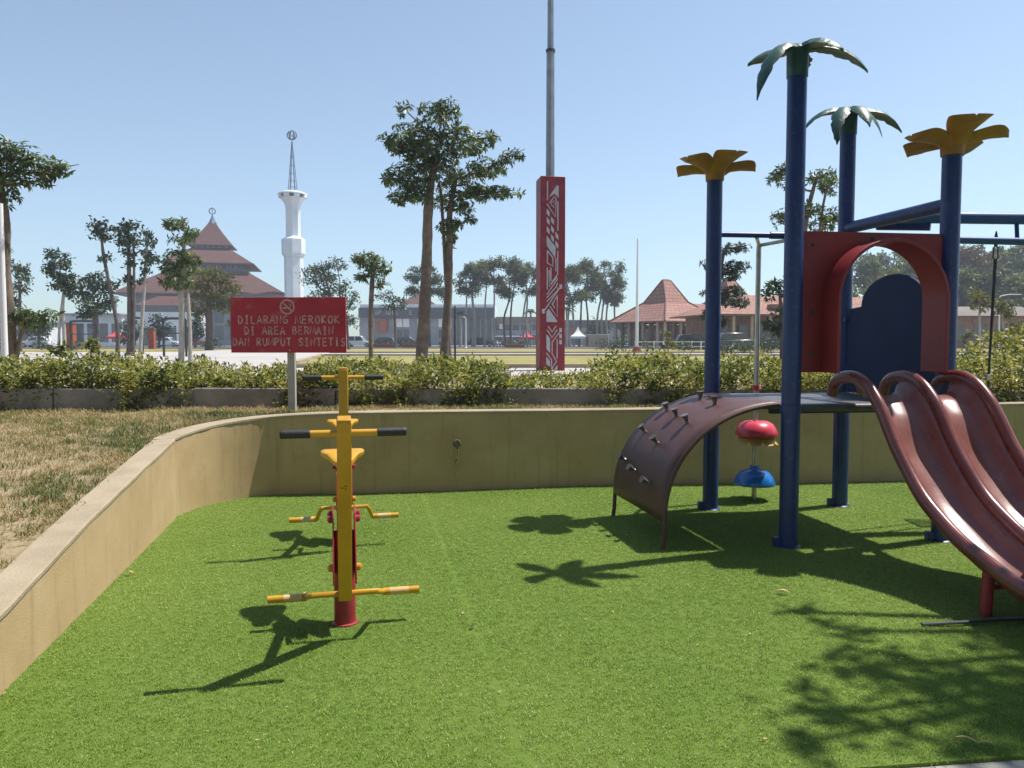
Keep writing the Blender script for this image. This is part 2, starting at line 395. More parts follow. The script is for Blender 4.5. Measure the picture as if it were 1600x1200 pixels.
# ------------------------------------------------------------------ mesh helpers
class MB:
    def __init__(self):
        self.v, self.f = [], []

    def add(self, vs, fs):
        o = len(self.v)
        self.v += [tuple(p) for p in vs]
        self.f += [tuple(i + o for i in f) for f in fs]
        return self

    def box(self, c, s, rot=None):
        hx, hy, hz = s[0] / 2, s[1] / 2, s[2] / 2
        vs = [Vector((x, y, z)) for x in (-hx, hx) for y in (-hy, hy) for z in (-hz, hz)]
        if rot is not None:
            vs = [rot @ p for p in vs]
        vs = [p + Vector(c) for p in vs]
        return self.add(vs, [(0, 1, 3, 2), (4, 6, 7, 5), (0, 4, 5, 1), (2, 3, 7, 6), (0, 2, 6, 4), (1, 5, 7, 3)])

    def beam(self, a, b, w, h, up=(0, 0, 1)):
        a, b = Vector(a), Vector(b)
        d = (b - a)
        L = d.length
        d.normalize()
        side = d.cross(Vector(up))
        if side.length < 1e-4:
            side = d.cross(Vector((0, 1, 0)))
        side.normalize()
        u = side.cross(d)
        rot = Matrix((side, d, u)).transposed()
        return self.box((a + b) / 2, (w, L, h), rot)

    def tube(self, pts, r, n=12, cap=True, flat=1.0, upv=None):
        pts = [Vector(p) for p in pts]
        rs = r if isinstance(r, (list, tuple)) else [r] * len(pts)
        t0 = (pts[1] - pts[0]).normalized()
        ref = Vector(upv) if upv else (Vector((0, 0, 1)) if abs(t0.z) < 0.9 else Vector((1, 0, 0)))
        nrm = (ref - t0 * ref.dot(t0)).normalized()
        vs, fs = [], []
        for i, p in enumerate(pts):
            if i == 0:
                t = t0
            elif i == len(pts) - 1:
                t = (pts[i] - pts[i - 1]).normalized()
            else:
                t = ((pts[i] - pts[i - 1]).normalized() + (pts[i + 1] - pts[i]).normalized())
                t = t.normalized() if t.length > 1e-6 else t0
            nrm = nrm - t * nrm.dot(t)
            if nrm.length < 1e-5:
                nrm = t.orthogonal()
            nrm.normalize()
            bn = t.cross(nrm)
            for k in range(n):
                a = 2 * math.pi * k / n
                vs.append(p + (nrm * math.cos(a) * flat + bn * math.sin(a)) * rs[i])
        for i in range(len(pts) - 1):
            for k in range(n):
                k2 = (k + 1) % n
                fs.append((i * n + k, i * n + k2, (i + 1) * n + k2, (i + 1) * n + k))
        if cap:
            fs.append(tuple(reversed(range(n))))
            fs.append(tuple((len(pts) - 1) * n + k for k in range(n)))
        return self.add(vs, fs)

    def lathe(self, prof, c=(0, 0, 0), n=24, phase=0.0):
        vs, fs = [], []
        for (r, z) in prof:
            for k in range(n):
                a = 2 * math.pi * (k + phase) / n
                vs.append((c[0] + r * math.cos(a), c[1] + r * math.sin(a), c[2] + z))
        for i in range(len(prof) - 1):
            for k in range(n):
                k2 = (k + 1) % n
                fs.append((i * n + k, i * n + k2, (i + 1) * n + k2, (i + 1) * n + k))
        if prof[0][0] > 1e-4:
            fs.append(tuple(reversed(range(n))))
        if prof[-1][0] > 1e-4:
            fs.append(tuple((len(prof) - 1) * n + k for k in range(n)))
        return self.add(vs, fs)

    def prism(self, poly, o, ux, uy, uz, th):
        """Polygon given in the (ux, uy) plane at o, given thickness th along uz."""
        o, ux, uy, uz = Vector(o), Vector(ux), Vector(uy), Vector(uz)
        n = len(poly)
        a = [o + ux * p[0] + uy * p[1] for p in poly]
        b = [p + uz * th for p in a]
        fs = [tuple(range(n)), tuple(reversed(range(n, 2 * n)))]
        for i in range(n):
            j = (i + 1) % n
            fs.append((i, i + n, j + n, j))
        return self.add(a + b, fs)

    def grid(self, rows, close=False):
        """rows: list of equal-length point lists, joined as a sheet."""
        n = len(rows[0])
        vs = [p for r in rows for p in r]
        fs = []
        for i in range(len(rows) - 1):
            for k in range(n if close else n - 1):
                k2 = (k + 1) % n
                fs.append((i * n + k, i * n + k2, (i + 1) * n + k2, (i + 1) * n + k))
        return self.add(vs, fs)

    def build(self, name, mat, parent=None, smooth=35, bevel=0.0, off=None, solid=0.0, recalc=True, uv=False):
        me = bpy.data.meshes.new(name)
        vs = self.v
        if off is not None:
            ox, oy, oz = off
            vs = [(p[0] - ox, p[1] - oy, p[2] - oz) for p in vs]
        me.from_pydata(vs, [], self.f)
        me.update()
        if recalc:
            import bmesh
            bm = bmesh.new()
            bm.from_mesh(me)
            bmesh.ops.recalc_face_normals(bm, faces=bm.faces)
            bm.to_mesh(me)
            bm.free()
        me.materials.append(M[mat] if isinstance(mat, str) else mat)
        if smooth:
            me.polygons.foreach_set('use_smooth', [True] * len(me.polygons))
            me.set_sharp_from_angle(angle=R(smooth))
        if uv:
            slope_uv(me)
        ob = bpy.data.objects.new(name, me)
        COL.objects.link(ob)
        if parent is not None:
            ob.parent = parent
        if solid:
            md = ob.modifiers.new('thickness', 'SOLIDIFY')
            md.thickness = solid
            md.offset = 0
        if bevel:
            md = ob.modifiers.new('soft_edge', 'BEVEL')
            md.width = bevel
            md.segments = 2
            md.limit_method = 'ANGLE'
            md.angle_limit = R(40)
        return ob


def slope_uv(me):
    """u along each face's level line, v up its slope, in metres."""
    uvl = me.uv_layers.new(name='slope')
    for p in me.polygons:
        n = p.normal
        lvl = Vector((-n.y, n.x, 0))
        lvl = lvl.normalized() if lvl.length > 1e-3 else Vector((1, 0, 0))
        up = n.cross(lvl)
        for li in p.loop_indices:
            co = me.vertices[me.loops[li].vertex_index].co
            uvl.data[li].uv = (co.dot(lvl), co.dot(up))


def arrays_mesh(name, V, quads, mat, parent=None, off=None):
    V = np.asarray(V, dtype=np.float32).reshape(-1, 3)
    if off is not None:
        V = V - np.array(off, dtype=np.float32)
    F = np.asarray(quads, dtype=np.int32).reshape(-1, 4)
    me = bpy.data.meshes.new(name)
    me.vertices.add(len(V))
    me.vertices.foreach_set('co', V.ravel())
    me.loops.add(F.size)
    me.loops.foreach_set('vertex_index', F.ravel())
    me.polygons.add(len(F))
    me.polygons.foreach_set('loop_start', np.arange(0, F.size, 4, dtype=np.int32))
    me.polygons.foreach_set('loop_total', np.full(len(F), 4, dtype=np.int32))
    me.update(calc_edges=True)
    me.validate()
    me.materials.append(M[mat] if isinstance(mat, str) else mat)
    ob = bpy.data.objects.new(name, me)
    COL.objects.link(ob)
    if parent is not None:
        ob.parent = parent
    return ob


def tag(o, label=None, cat=None, group=None, kind=None):
    if label:
        o['label'] = label
    if cat:
        o['category'] = cat
    if group:
        o['group'] = group
    if kind:
        o['kind'] = kind
    return o


def thing(name, label, cat, loc=(0, 0, 0), group=None, rz=0.0):
    e = bpy.data.objects.new(name, None)
    COL.objects.link(e)
    e.location = loc
    e.rotation_euler = (0, 0, rz)
    e.empty_display_size = 0.2
    return tag(e, label, cat, group)


def unit(v):
    return v / np.maximum(np.linalg.norm(v, axis=-1, keepdims=True), 1e-6)


def leaves(P, D, N, L, W):
    """Pointed folded leaves: base P, direction D, leaf plane normal N (arrays)."""
    S = unit(np.cross(D, N))
    L = np.asarray(L)[:, None]
    W = np.asarray(W)[:, None]
    NN = unit(np.cross(S, D))
    mid = P + D * L * 0.5
    a = mid + S * W * 0.5 + NN * W * 0.18
    b = mid - S * W * 0.5 + NN * W * 0.18
    tip = P + D * L - NN * L * 0.08
    V = np.stack([P, a, tip, b], axis=1)
    return V.reshape(-1, 3)


def quads_for(nv):
    return np.arange(nv, dtype=np.int32).reshape(-1, 4)


def rand_dirs(n):
    return unit(RNG.normal(size=(n, 3)))


def spline(pts, per=8):
    """Catmull-Rom through the points."""
    P = [Vector(p) for p in pts]
    P = [P[0] * 2 - P[1]] + P + [P[-1] * 2 - P[-2]]
    out = []
    for i in range(1, len(P) - 2):
        for k in range(per):
            t = k / per
            a, b, c, d = P[i - 1], P[i], P[i + 1], P[i + 2]
            out.append(0.5 * ((2 * b) + (c - a) * t + (2 * a - 5 * b + 4 * c - d) * t * t + (3 * b - a - 3 * c + d) * t ** 3))
    out.append(P[-2])
    return out


# ================================================================== the setting
# inner foot of the retaining wall, with the height of its top
WALL = [(-1.45, -0.2, 0.04), (-1.90, 1.95, 0.225), (-2.18, 3.27, 0.365), (-2.395, 4.3, 0.495), (-2.605, 5.3, 0.59),
        (-2.83, 6.36, 0.675), (-2.87, 6.52, 0.69), (-2.80, 6.88, 0.728), (-2.64, 7.18, 0.757), (-2.36, 7.40, 0.782),
        (-1.98, 7.46, 0.803), (-1.49, 7.49, 0.815), (-0.55, 7.63, 0.815), (1.05, 7.93, 0.805), (3.03, 8.05, 0.82), (4.4, 8.2, 0.835),
        (6.5, 8.38, 0.84), (9.2, 8.45, 0.84), (9.8, 8.2, 0.84), (10.1, 7.6, 0.84), (10.2, 4.0, 0.84), (10.2, -3.0, 0.84)]
WTH = 0.165
sm = spline([(p[0], p[1], p[2]) for p in WALL], 5)
WPTS = [Vector((p.x, p.y, p.z)) for p in sm]


def wall_normals(pts):
    out = []
    for i, p in enumerate(pts):
        a = pts[max(i - 1, 0)]
        b = pts[min(i + 1, len(pts) - 1)]
        t = Vector((b.x - a.x, b.y - a.y, 0)).normalized()
        out.append(Vector((-t.y, t.x, 0)))
    return out


WN = wall_normals(WPTS)

# pavement the pit is cut to, reaching back behind the viewer
mb = MB()
mb.grid([[(-700, -700, 0), (700, -700, 0)], [(-700, 9.4, 0), (700, 9.4, 0)]])
pav = mb.build('pavement', 'concrete', smooth=0)
tag(pav, kind='structure')

# ground of the square: a sheet that starts on the wall and reaches the horizon
DIST = [0.07, 0.3, 0.6, 1.0, 1.6, 2.4, 4, 7, 12, 20, 35, 70, 150, 400, 900]
rows = []
npt = len(WPTS)
for i, p in enumerate(WPTS):
    n = WN[i]
    # blended fan direction
    ang = math.atan2(n.y, n.x)
    if p.x < -2.3 and p.y < 6.5:
        d = Vector((-1, 0.0, 0))
    elif p.x > 10.0 and p.y < 7.6:
        d = Vector((1, 0, 0))
    elif -1.6 < p.x < 9.0:
        d = Vector((0, 1, 0))
    else:
        d = n
    if p.y < 6.4 and p.x < 0:
        d = Vector((-1, 0, 0))
    row = []
    for k in DIST:
        q = Vector((p.x, p.y, 0)) + n * 0.05 + d * k
        edge = p.z - 0.03
        f = min(1.0, max(0.0, (k - 6) / 30.0)) if (p.x < 0 and p.y < 7.2) else min(1.0, k / 2.0)
        z = edge * (1 - f) + GZ * f
        row.append((q.x, q.y, z))
    rows.append(row)
mb = MB()
mb.grid(rows)
ground = mb.build('ground', 'dry_ground', smooth=60)
tag(ground, kind='structure')
from mathutils.bvhtree import BVHTree
GBVH = BVHTree.FromPolygons(mb.v, mb.f)


def ground_z(x, y):
    h = GBVH.ray_cast(Vector((x, y, 20)), Vector((0, 0, -1)))
    return h[0].z if h[0] is not None else GZ


# plaza paving and the lawns of the square
def sheet(name, pts, z, mat):
    m_ = MB()
    m_.add([(p[0], p[1], z) for p in pts], [tuple(range(len(pts)))])
    o = m_.build(name, mat, smooth=0)
    tag(o, kind='structure')
    return o


sheet('plaza', [(-260, 17), (260, 17), (260, 320), (-260, 320)], GZ + 0.012, 'plaza_paving')
sheet('lawn', [(-6.6, 22.6), (70, 22.6), (70, 41.5), (-10.2, 41.5)], GZ + 0.026, 'field_grass')
sheet('lawn', [(-12.5, 53), (70, 53), (70, 84), (-18, 84)], GZ + 0.030, 'field_grass')
sheet('lawn', [(-70, 60), (-26, 60), (-30, 86), (-80, 86)], GZ + 0.030, 'field_grass')
sheet('road', [(-260, 92), (260, 92), (260, 168), (-260, 168)], GZ + 0.034, 'asphalt')


def lawn_edge(name, a, b, w=0.3):
    m_ = MB()
    m_.beam((a[0], a[1], GZ + 0.06), (b[0], b[1], GZ + 0.06), w, 0.12)
    o = m_.build(name, 'coping', smooth=0)
    tag(o, kind='structure')


lawn_edge('kerb_near_lawn', (-6.6, 22.4), (70, 22.4), 0.2)
lawn_edge('kerb_lawn_side', (-6.75, 22.6), (-10.35, 41.5), 0.3)
lawn_edge('kerb_mid_lawn', (-10.2, 41.8), (70, 41.8), 0.4)
lawn_edge('kerb_far_lawn', (-12.5, 52.8), (70, 52.8), 0.4)
lawn_edge('kerb_road', (-120, 88), (120, 88), 0.6)

# retaining wall round the play pit: rendered body and a proud coping
mb = MB()
rows = []
for p, n in zip(WPTS, WN):
    o = p + n * WTH
    rows.append([(p.x, p.y, -0.25), (p.x, p.y, p.z - 0.012), (o.x, o.y, p.z - 0.012), (o.x, o.y, -0.25)])
mb.grid(rows)
rwall = thing('retaining_wall', 'curved ochre painted retaining wall around the green turf pit', 'wall', (0, 0, 0))
mb.build('wall_body', 'ochre_wall', rwall, smooth=50)
mb = MB()
rows = []
rr = random.Random(3)
for p, n in zip(WPTS, WN):
    j = rr.uniform(-0.003, 0.003)
    a = p - n * (0.006 + j)
    o = p + n * (WTH + 0.01 + j)
    rows.append([(a.x, a.y, p.z - 0.022), (a.x, a.y, p.z - 0.004), (a.x + n.x * 0.008, a.y + n.y * 0.008, p.z + 0.004),
                 (o.x - n.x * 0.008, o.y - n.y * 0.008, p.z + 0.004), (o.x, o.y, p.z - 0.005), (o.x, o.y, p.z - 0.022)])
mb.grid(rows, close=True)
mb.build('coping', 'coping', rwall, smooth=40)
# stained weep hole of the back wall
wh = gnd(714, 771)
wn_ = Vector((-0.18, 0.98, 0)).normalized()
wc = Vector((wh.x, wh.y, 0.0)) - wn_ * 0.004
mb = MB()
zc = 0.50
pts = []
for k in range(15):
    a = 2 * math.pi * k / 14
    pts.append(wc + Vector((0.98, 0.18, 0)) * 0.034 * math.cos(a) + Vector((0, 0, zc + 0.034 * math.sin(a))) - wn_ * 0.004)
mb.tube(pts, 0.009, 6, cap=False)
pmat('weep_stain', (0.11, 0.085, 0.05), (0.20, 0.155, 0.09), 30, 0.9)
mb.lathe([(0.0, 0.0), (0.03, 0.0), (0.03, 0.003)], (0, 0, 0), 14)
base = len(mb.v) - 42
for i in range(base, len(mb.v)):
    x, y, z = mb.v[i]
    q = wc + Vector((0.98, 0.18, 0)) * x + Vector((0, 0, zc + y)) - wn_ * (0.002 + z)
    mb.v[i] = tuple(q)
mb.build('weep_hole', 'weep_stain', rwall)
rr = random.Random(5)
mb = MB()
for k in range(16):       # lime and dirt drips under it
    zz = zc - 0.05 - k * 0.025
    s = rr.uniform(0.004, 0.013) * (1 - k / 26)
    q = wc + Vector((0.98, 0.18, 0)) * rr.uniform(-0.012, 0.012) + Vector((0, 0, zz)) + wn_ * 0.0025
    mb.lathe([(0, -s * 1.6), (s, 0), (0, s * 1.6)], q, 6)
mb.build('weep_drip', 'weep_stain', rwall)

# ------------------------------------------------------------------ artificial turf
TE = lambda x: 2.612 + 0.122 * (x - 1.214)       # front edge of the turf, where the pavement begins
poly = [(-2.1, TE(-2.1))] + [(p.x, p.y) for p in WPTS if p.y > TE(p.x) + 0.05] + [(10.2, TE(10.2))]
poly[0] = (-1.98, TE(-1.98))
mb = MB()
mb.prism(poly, (0, 0, 0.002), (1, 0, 0), (0, 1, 0), (0, 0, 1), 0.012)
turf = mb.build('turf', 'turf_base', smooth=0)
tag(turf, kind='structure')


def patch_object(name, mat, n, rad, hmin, hmax, w, lean, seed):
    """A tuft of blades, each tapering over two joints."""
    g = np.random.default_rng(seed)
    V = []
    for i in range(n):
        a = g.uniform(0, 6.283)
        r = rad * math.sqrt(g.uniform())
        x, y = r * math.cos(a), r * math.sin(a)
        h = g.uniform(hmin, hmax)
        la = g.uniform(0, 6.283)
        ln = g.uniform(0.2, 1.0) * lean * h
        sx, sy = -math.sin(la) * w, math.cos(la) * w
        dx, dy = math.cos(la) * ln, math.sin(la) * ln
        V.append([(x - sx, y - sy, -0.002), (x + sx, y + sy, -0.002), (x + dx * 0.4 + sx * 0.8, y + dy * 0.4 + sy * 0.8, h * 0.62),
                  (x + dx * 0.4 - sx * 0.8, y + dy * 0.4 - sy * 0.8, h * 0.62)])
        V.append([(x + dx * 0.4 - sx * 0.8, y + dy * 0.4 - sy * 0.8, h * 0.62), (x + dx * 0.4 + sx * 0.8, y + dy * 0.4 + sy * 0.8, h * 0.62),
                  (x + dx + sx * 0.2, y + dy + sy * 0.2, h), (x + dx - sx * 0.2, y + dy - sy * 0.2, h)])
    V = np.array(V, dtype=np.float32).reshape(-1, 3)
    me = bpy.data.meshes.new(name)
    me.from_pydata([tuple(v) for v in V], [], [tuple(q) for q in quads_for(len(V))])
    me.materials.append(M[mat])
    # an unlinked source: it exists only as what the instancer repeats
    return bpy.data.objects.new(name, me)


def scatter(name, pts, sources, seed, smin=0.8, smax=1.2):
    me = bpy.data.meshes.new(name)
    me.vertices.add(len(pts))
    me.vertices.foreach_set('co', np.asarray(pts, dtype=np.float32).ravel())
    ob = bpy.data.objects.new(name, me)
    COL.objects.link(ob)
    ng = bpy.data.node_groups.new(name, 'GeometryNodeTree')
    ng.interface.new_socket('Geometry', in_out='INPUT', socket_type='NodeSocketGeometry')
    ng.interface.new_socket('Geometry', in_out='OUTPUT', socket_type='NodeSocketGeometry')
    gi = ng.nodes.new('NodeGroupInput')
    go = ng.nodes.new('NodeGroupOutput')
    m2p = ng.nodes.new('GeometryNodeMeshToPoints')
    ng.links.new(gi.outputs[0], m2p.inputs['Mesh'])
    join = ng.nodes.new('GeometryNodeGeometryToInstance')
    for s in sources:
        oi = ng.nodes.new('GeometryNodeObjectInfo')
        oi.inputs['Object'].default_value = s
        ng.links.new(oi.outputs['Geometry'], join.inputs[0])
    iop = ng.nodes.new('GeometryNodeInstanceOnPoints')
    ng.links.new(m2p.outputs[0], iop.inputs['Points'])
    ng.links.new(join.outputs[0], iop.inputs['Instance'])
    iop.inputs['Pick Instance'].default_value = True
    rv = ng.nodes.new('FunctionNodeRandomValue')
    rv.data_type = 'FLOAT_VECTOR'
    rv.inputs[0].default_value = (-0.12, -0.12, 0)
    rv.inputs[1].default_value = (0.12, 0.12, 6.283)
    rv.inputs['Seed'].default_value = seed
    ng.links.new(rv.outputs[0], iop.inputs['Rotation'])
    rs = ng.nodes.new('FunctionNodeRandomValue')
    rs.data_type = 'FLOAT'
    rs.inputs[2].default_value = smin
    rs.inputs[3].default_value = smax
    rs.inputs['Seed'].default_value = seed + 9
    ng.links.new(rs.outputs[1], iop.inputs['Scale'])
    ng.links.new(iop.outputs[0], go.inputs[0])
    md = ob.modifiers.new('scatter', 'NODES')
    md.node_group = ng
    return ob


def in_poly(X, Y, poly):
    inside = np.zeros(len(X), dtype=bool)
    j = len(poly) - 1
    for i in range(len(poly)):
        xi, yi = poly[i]
        xj, yj = poly[j]
        c = ((yi > Y) != (yj > Y)) & (X < (xj - xi) * (Y - yi) / (yj - yi + 1e-12) + xi)
        inside ^= c
        j = i
    return inside


PITCH_T = 0.029
gx, gy = np.meshgrid(np.arange(-3.0, 7.6, PITCH_T), np.arange(2.0, 8.6, PITCH_T))
N = gx.size
X = gx.ravel() + RNG.uniform(-0.5, 0.5, N) * PITCH_T
Y = gy.ravel() + RNG.uniform(-0.5, 0.5, N) * PITCH_T
k = in_poly(X, Y, poly) & (np.abs(X) < Y * 0.72 + 0.35)
# rolls of turf meet in seams two metres apart
su = (X - 1.95) * 0.982 + (Y - 4.0) * 0.19
seam = np.abs((su + 1.06) % 2.12 - 1.06)
k &= seam > 0.013
X, Y = X[k], Y[k]
pts = np.stack([X, Y, np.full(len(X), 0.013)], axis=1)
src = [patch_object('turf_tuft', 'turf_blade', 22, 0.024, 0.004, 0.0125, 0.0010, 1.3, s) for s in (1, 2, 3)]
o = scatter('turf_pile', pts, src, 4, 0.75, 1.25)
tag(o, 'short shiny green plastic grass blades of the play pit turf', 'artificial grass', kind='stuff')

# dry lawn above the wall
N = 30000
X = RNG.uniform(-8.0, 8.0, N)
Y = RNG.uniform(3.0, 9.2, N)
outer = poly[:1] + [(p.x + n.x * (WTH + 0.02), p.y + n.y * (WTH + 0.02)) for p, n in zip(WPTS, WN)] + [(10.5, -4), (-1, -4)]
k = (~in_poly(X, Y, outer)) & (np.abs(X) < Y * 0.70 + 0.4) & ((X < 0) | (Y > 7.5))
nzv = np.sin(X * 2.1 + 1.3 * np.sin(Y * 1.7)) * np.sin(Y * 2.6 + 1.1 * np.sin(X * 1.9)) + RNG.normal(size=N) * 0.55
k &= nzv > -0.75
X, Y, nzv = X[k], Y[k], nzv[k]
Z = np.array([ground_z(x, y) for x, y in zip(X, Y)])
gr = nzv > 0.6
dry = [patch_object('dry_tuft', 'dry_blade', 15, 0.055, 0.012, 0.045, 0.0022, 1.6, s) for s in (11, 12, 13)]
grn = [patch_object('green_tuft', 'green_blade', 16, 0.055, 0.015, 0.055, 0.0024, 1.4, s) for s in (21, 22)]
o = scatter('dry_grass', np.stack([X, Y, Z], 1)[~gr], dry, 6, 0.7, 1.4)
tag(o, 'short dry straw coloured grass on the bank above the ochre wall', 'grass', kind='stuff')
o = scatter('green_grass', np.stack([X, Y, Z], 1)[gr], grn, 8, 0.7, 1.4)
tag(o, 'patchy green grass tufts on the bank above the ochre wall', 'grass', kind='stuff')

# ------------------------------------------------------------------ planter kerb of separate blocks
KY = 8.74
kerb = thing('planter_kerb', 'low grey concrete kerb of blocks in front of the hedge', 'kerb', (0, KY, GZ))
rr = random.Random(21)
x = -8.4
blk = None
while x < 8.4:
    L = rr.choice([0.78, 0.8, 0.82])
    if blk is None:
        m_ = MB()
        m_.box((0, 0, 0), (1.59, 0.14, 0.36))
        blk = m_.build('kerb_block', 'kerb_concrete', kerb, smooth=0, bevel=0.012)
        b = blk
    else:
        b = blk.copy()
        COL.objects.link(b)
    b.location = (x + 0.8, rr.uniform(-0.012, 0.012), 0.045 + rr.uniform(-0.008, 0.008))
    b.rotation_euler = (rr.uniform(-0.02, 0.02), rr.uniform(-0.006, 0.006), rr.uniform(-0.012, 0.012))
    x += 1.60


# ------------------------------------------------------------------ hedge shrubs
def hedge(label, x0, x1, y0, y1, ztop, spill=0.0, dens=1.0, mat='hedge_leaf', L=0.062, seed=0, name='hedge_shrub', cat='hedge',
          group='clipped hedge shrubs behind the kerb', zb=None, rough=0.10):
    """Shrub mass filling x0..x1, y0..y1 up to ztop; spill > 0 lets it hang over the kerb towards the viewer."""
    g = np.random.default_rng(seed + 100)
    zb = GZ + 0.1 if zb is None else zb
    cx, cy = (x0 + x1) / 2, (y0 + y1) / 2
    root = thing(name, label, cat, (cx, cy, zb), group)
    W, Dp, H = x1 - x0, y1 - y0, ztop - zb
    n = int((W * Dp * 1.0 + W * H * 1.6 + Dp * H) * 1500 * dens)
    ph = g.uniform(0, 6.28, 6)

    def hmod(X):
        return 1 + rough * (np.sin(X * 2.3 + ph[0]) * 0.6 + np.sin(X * 5.1 + ph[1]) * 0.5 + np.sin(X * 11 + ph[2]) * 0.35)
    # clumps of leaves on twigs
    nc = max(8, n // 9)
    CX = g.uniform(x0, x1, nc)
    CY = y0 + Dp * g.uniform(0, 1, nc) ** 1.5
    prof = np.sin(np.clip((CY - y0) / Dp, 0.02, 0.98) * math.pi) ** 0.35
    endf = np.clip(np.minimum(CX - x0, x1 - CX) / 0.25, 0.0, 1.0) ** 0.5
    top = zb + H * hmod(CX) * prof * (0.62 + 0.38 * endf)
    CZ = top - H * np.abs(g.normal(size=nc)) * 0.28
    front = g.uniform(size=nc) < 0.5
    CY = np.where(front, y0 - spill * g.uniform(0, 1, nc) * (0.4 + 0.6 * np.sin(CX * 3.0 + ph[3]) ** 2), CY)
    low = zb - spill * 0.95
    CZ = np.where(front, low + (top - low) * g.uniform(0, 1, nc), CZ)
    CZ = np.maximum(CZ, zb - (0.16 if spill > 0 else 0.0))
    C = np.stack([CX, CY, CZ], 1)
    idx = g.integers(0, nc, n)
    P = C[idx] + g.normal(size=(n, 3)) * 0.032
    out = np.stack([g.normal(size=n) * 0.8, np.where(front[idx], -0.9, 0.0) + g.normal(size=n) * 0.7, np.where(front[idx], 0.25, 0.8) + g.normal(size=n) * 0.55], 1)
    D = unit(out)
    Nn = unit(np.stack([g.normal(size=n) * 0.6, g.normal(size=n) * 0.6 - 0.2, np.full(n, 1.0)], 1))
    V = leaves(P, D, Nn, L * g.uniform(0.6, 1.35, n), L * 0.42 * g.uniform(0.7, 1.3, n))
    arrays_mesh('foliage', V, quads_for(len(V)), mat, root, (cx, cy, zb))
    m_ = MB()
    for i in range(int(W * 14) + 4):
        j = int(g.integers(0, nc))
        bx, by = C[j][0] + g.normal() * 0.1, min(max(C[j][1], y0 + 0.1), y1)
        m_.tube([(bx, by, zb - 0.05), ((bx + C[j][0]) / 2 + g.normal() * 0.03, (by + C[j][1]) / 2, (zb + C[j][2]) / 2), tuple(C[j] + np.array([0, 0, 0.05]))],
                [0.008, 0.006, 0.003], 4)
    m_.build('twigs', 'dark_bark', root, off=(cx, cy, zb))['kind'] = 'stuff'
    return root


def hx(px, Y=9.3):
    return (px - 800) / FPX * Y


HY0, HY1 = KY + 0.10, 10.6
hedge('leafy hedge shrub at the left edge of the view hanging over the kerb', hx(-90), hx(85), HY0, HY1, 1.30, 0.28, 1.2, seed=1)
hedge('yellow green hedge shrub behind the bare kerb blocks on the left', hx(75), hx(242), HY0, HY1, 1.31, 0.13, 1.05, seed=2)
hedge('hedge shrub spilling down over the kerb left of the red sign', hx(232), hx(325), HY0, HY1, 1.28, 0.34, 1.25, seed=3)
hedge('low hedge shrub behind the kerb just left of the sign post', hx(318), hx(462), HY0, HY1, 1.19, 0.12, 1.0, seed=4)
hedge('hedge shrub covering the kerb behind the yellow exercise machine', hx(468), hx(640), HY0, HY1, 1.26, 0.32, 1.25, seed=5)
hedge('bulging hedge shrub over the kerb in front of the twin tree trunks', hx(630), hx(795), HY0, HY1, 1.30, 0.36, 1.25, seed=6)
hedge('thin low hedge shrub below the red patterned pillar', hx(792), hx(935), HY0, HY1, 1.10, 0.14, 0.8, seed=7)
hedge('bright yellow green hedge shrub left of the brown climbing ramp', hx(925), hx(1110), HY0, HY1, 1.32, 0.34, 1.25, seed=8)
hedge('hedge shrub seen between the left blue posts of the play tower', hx(1100), hx(1245), HY0, HY1, 1.32, 0.32, 1.25, seed=9)
hedge('hedge shrub seen under the red arch of the play tower', hx(1235), hx(1420), HY0, HY1, 1.29, 0.3, 1.2, seed=10)
hedge('hedge shrub behind the swing rope right of the play tower', hx(1410), hx(1570), HY0, HY1, 1.31, 0.32, 1.25, seed=11)
hedge('tall hedge shrub at the right edge of the view behind the slide', hx(1555), hx(1720), HY0 + 0.1, HY1, 1.62, 0.2, 0.9, seed=12, rough=0.18)
hedge('withered reddish brown patch of shrub right of the sign post', hx(462), hx(520), HY0 - 0.16, HY0 + 0.2, 1.16, 0.10, 0.8, 'rust_leaf', 0.05, seed=13,
      name='withered_shrub', cat='shrub', group=None, zb=GZ + 0.05)


# ================================================================== play tower
A0 = R(9.2)
TU = Vector((math.cos(A0), math.sin(A0), 0))        # along the front edge, to the right
TV = Vector((-math.sin(A0), math.cos(A0), 0))       # away from the viewer
P_FL = Vector((2.017, 5.54, 0))                     # front left post (tall palm)
P_BL = Vector((1.770, 6.79, 0))
P_BR = Vector((2.985, 6.93, 0))
P_FR = Vector((3.225, 5.71, 0))
DECK = 1.05
tower = thing('play_tower', 'blue post play tower with red arch, brown double slide and climbing ramp', 'playground tower', (2.5, 6.24, 0))
TO = (2.5, 6.24, 0)
PR = 0.067


def tpart(m_, name, mat, **kw):
    return m_.build(name, mat, kw.pop('parent', tower), off=TO, **kw)


for p, h in ((P_FL, 3.53), (P_BL, 2.93), (P_BR, 3.50), (P_FR, 2.89)):
    m_ = MB()
    lean = Vector((0.0, 0.0, 0))
    m_.tube([p + Vector((0, 0, -0.05)), p + Vector((0, 0, h * 0.5)), p + Vector((0, 0, h))], PR, 28)
    m_.lathe([(PR + 0.004, 0.0), (PR + 0.02, 0.004), (PR + 0.02, 0.02), (PR + 0.004, 0.03)], p, 28)
    post = tpart(m_, 'post', 'blue_paint')
    m_ = MB()
    m_.box(p + Vector((-0.085, 0.0, 0.045)), (0.05, 0.06, 0.07))
    tpart(m_, 'foot_clamp', 'blue_paint', parent=post, bevel=0.008)


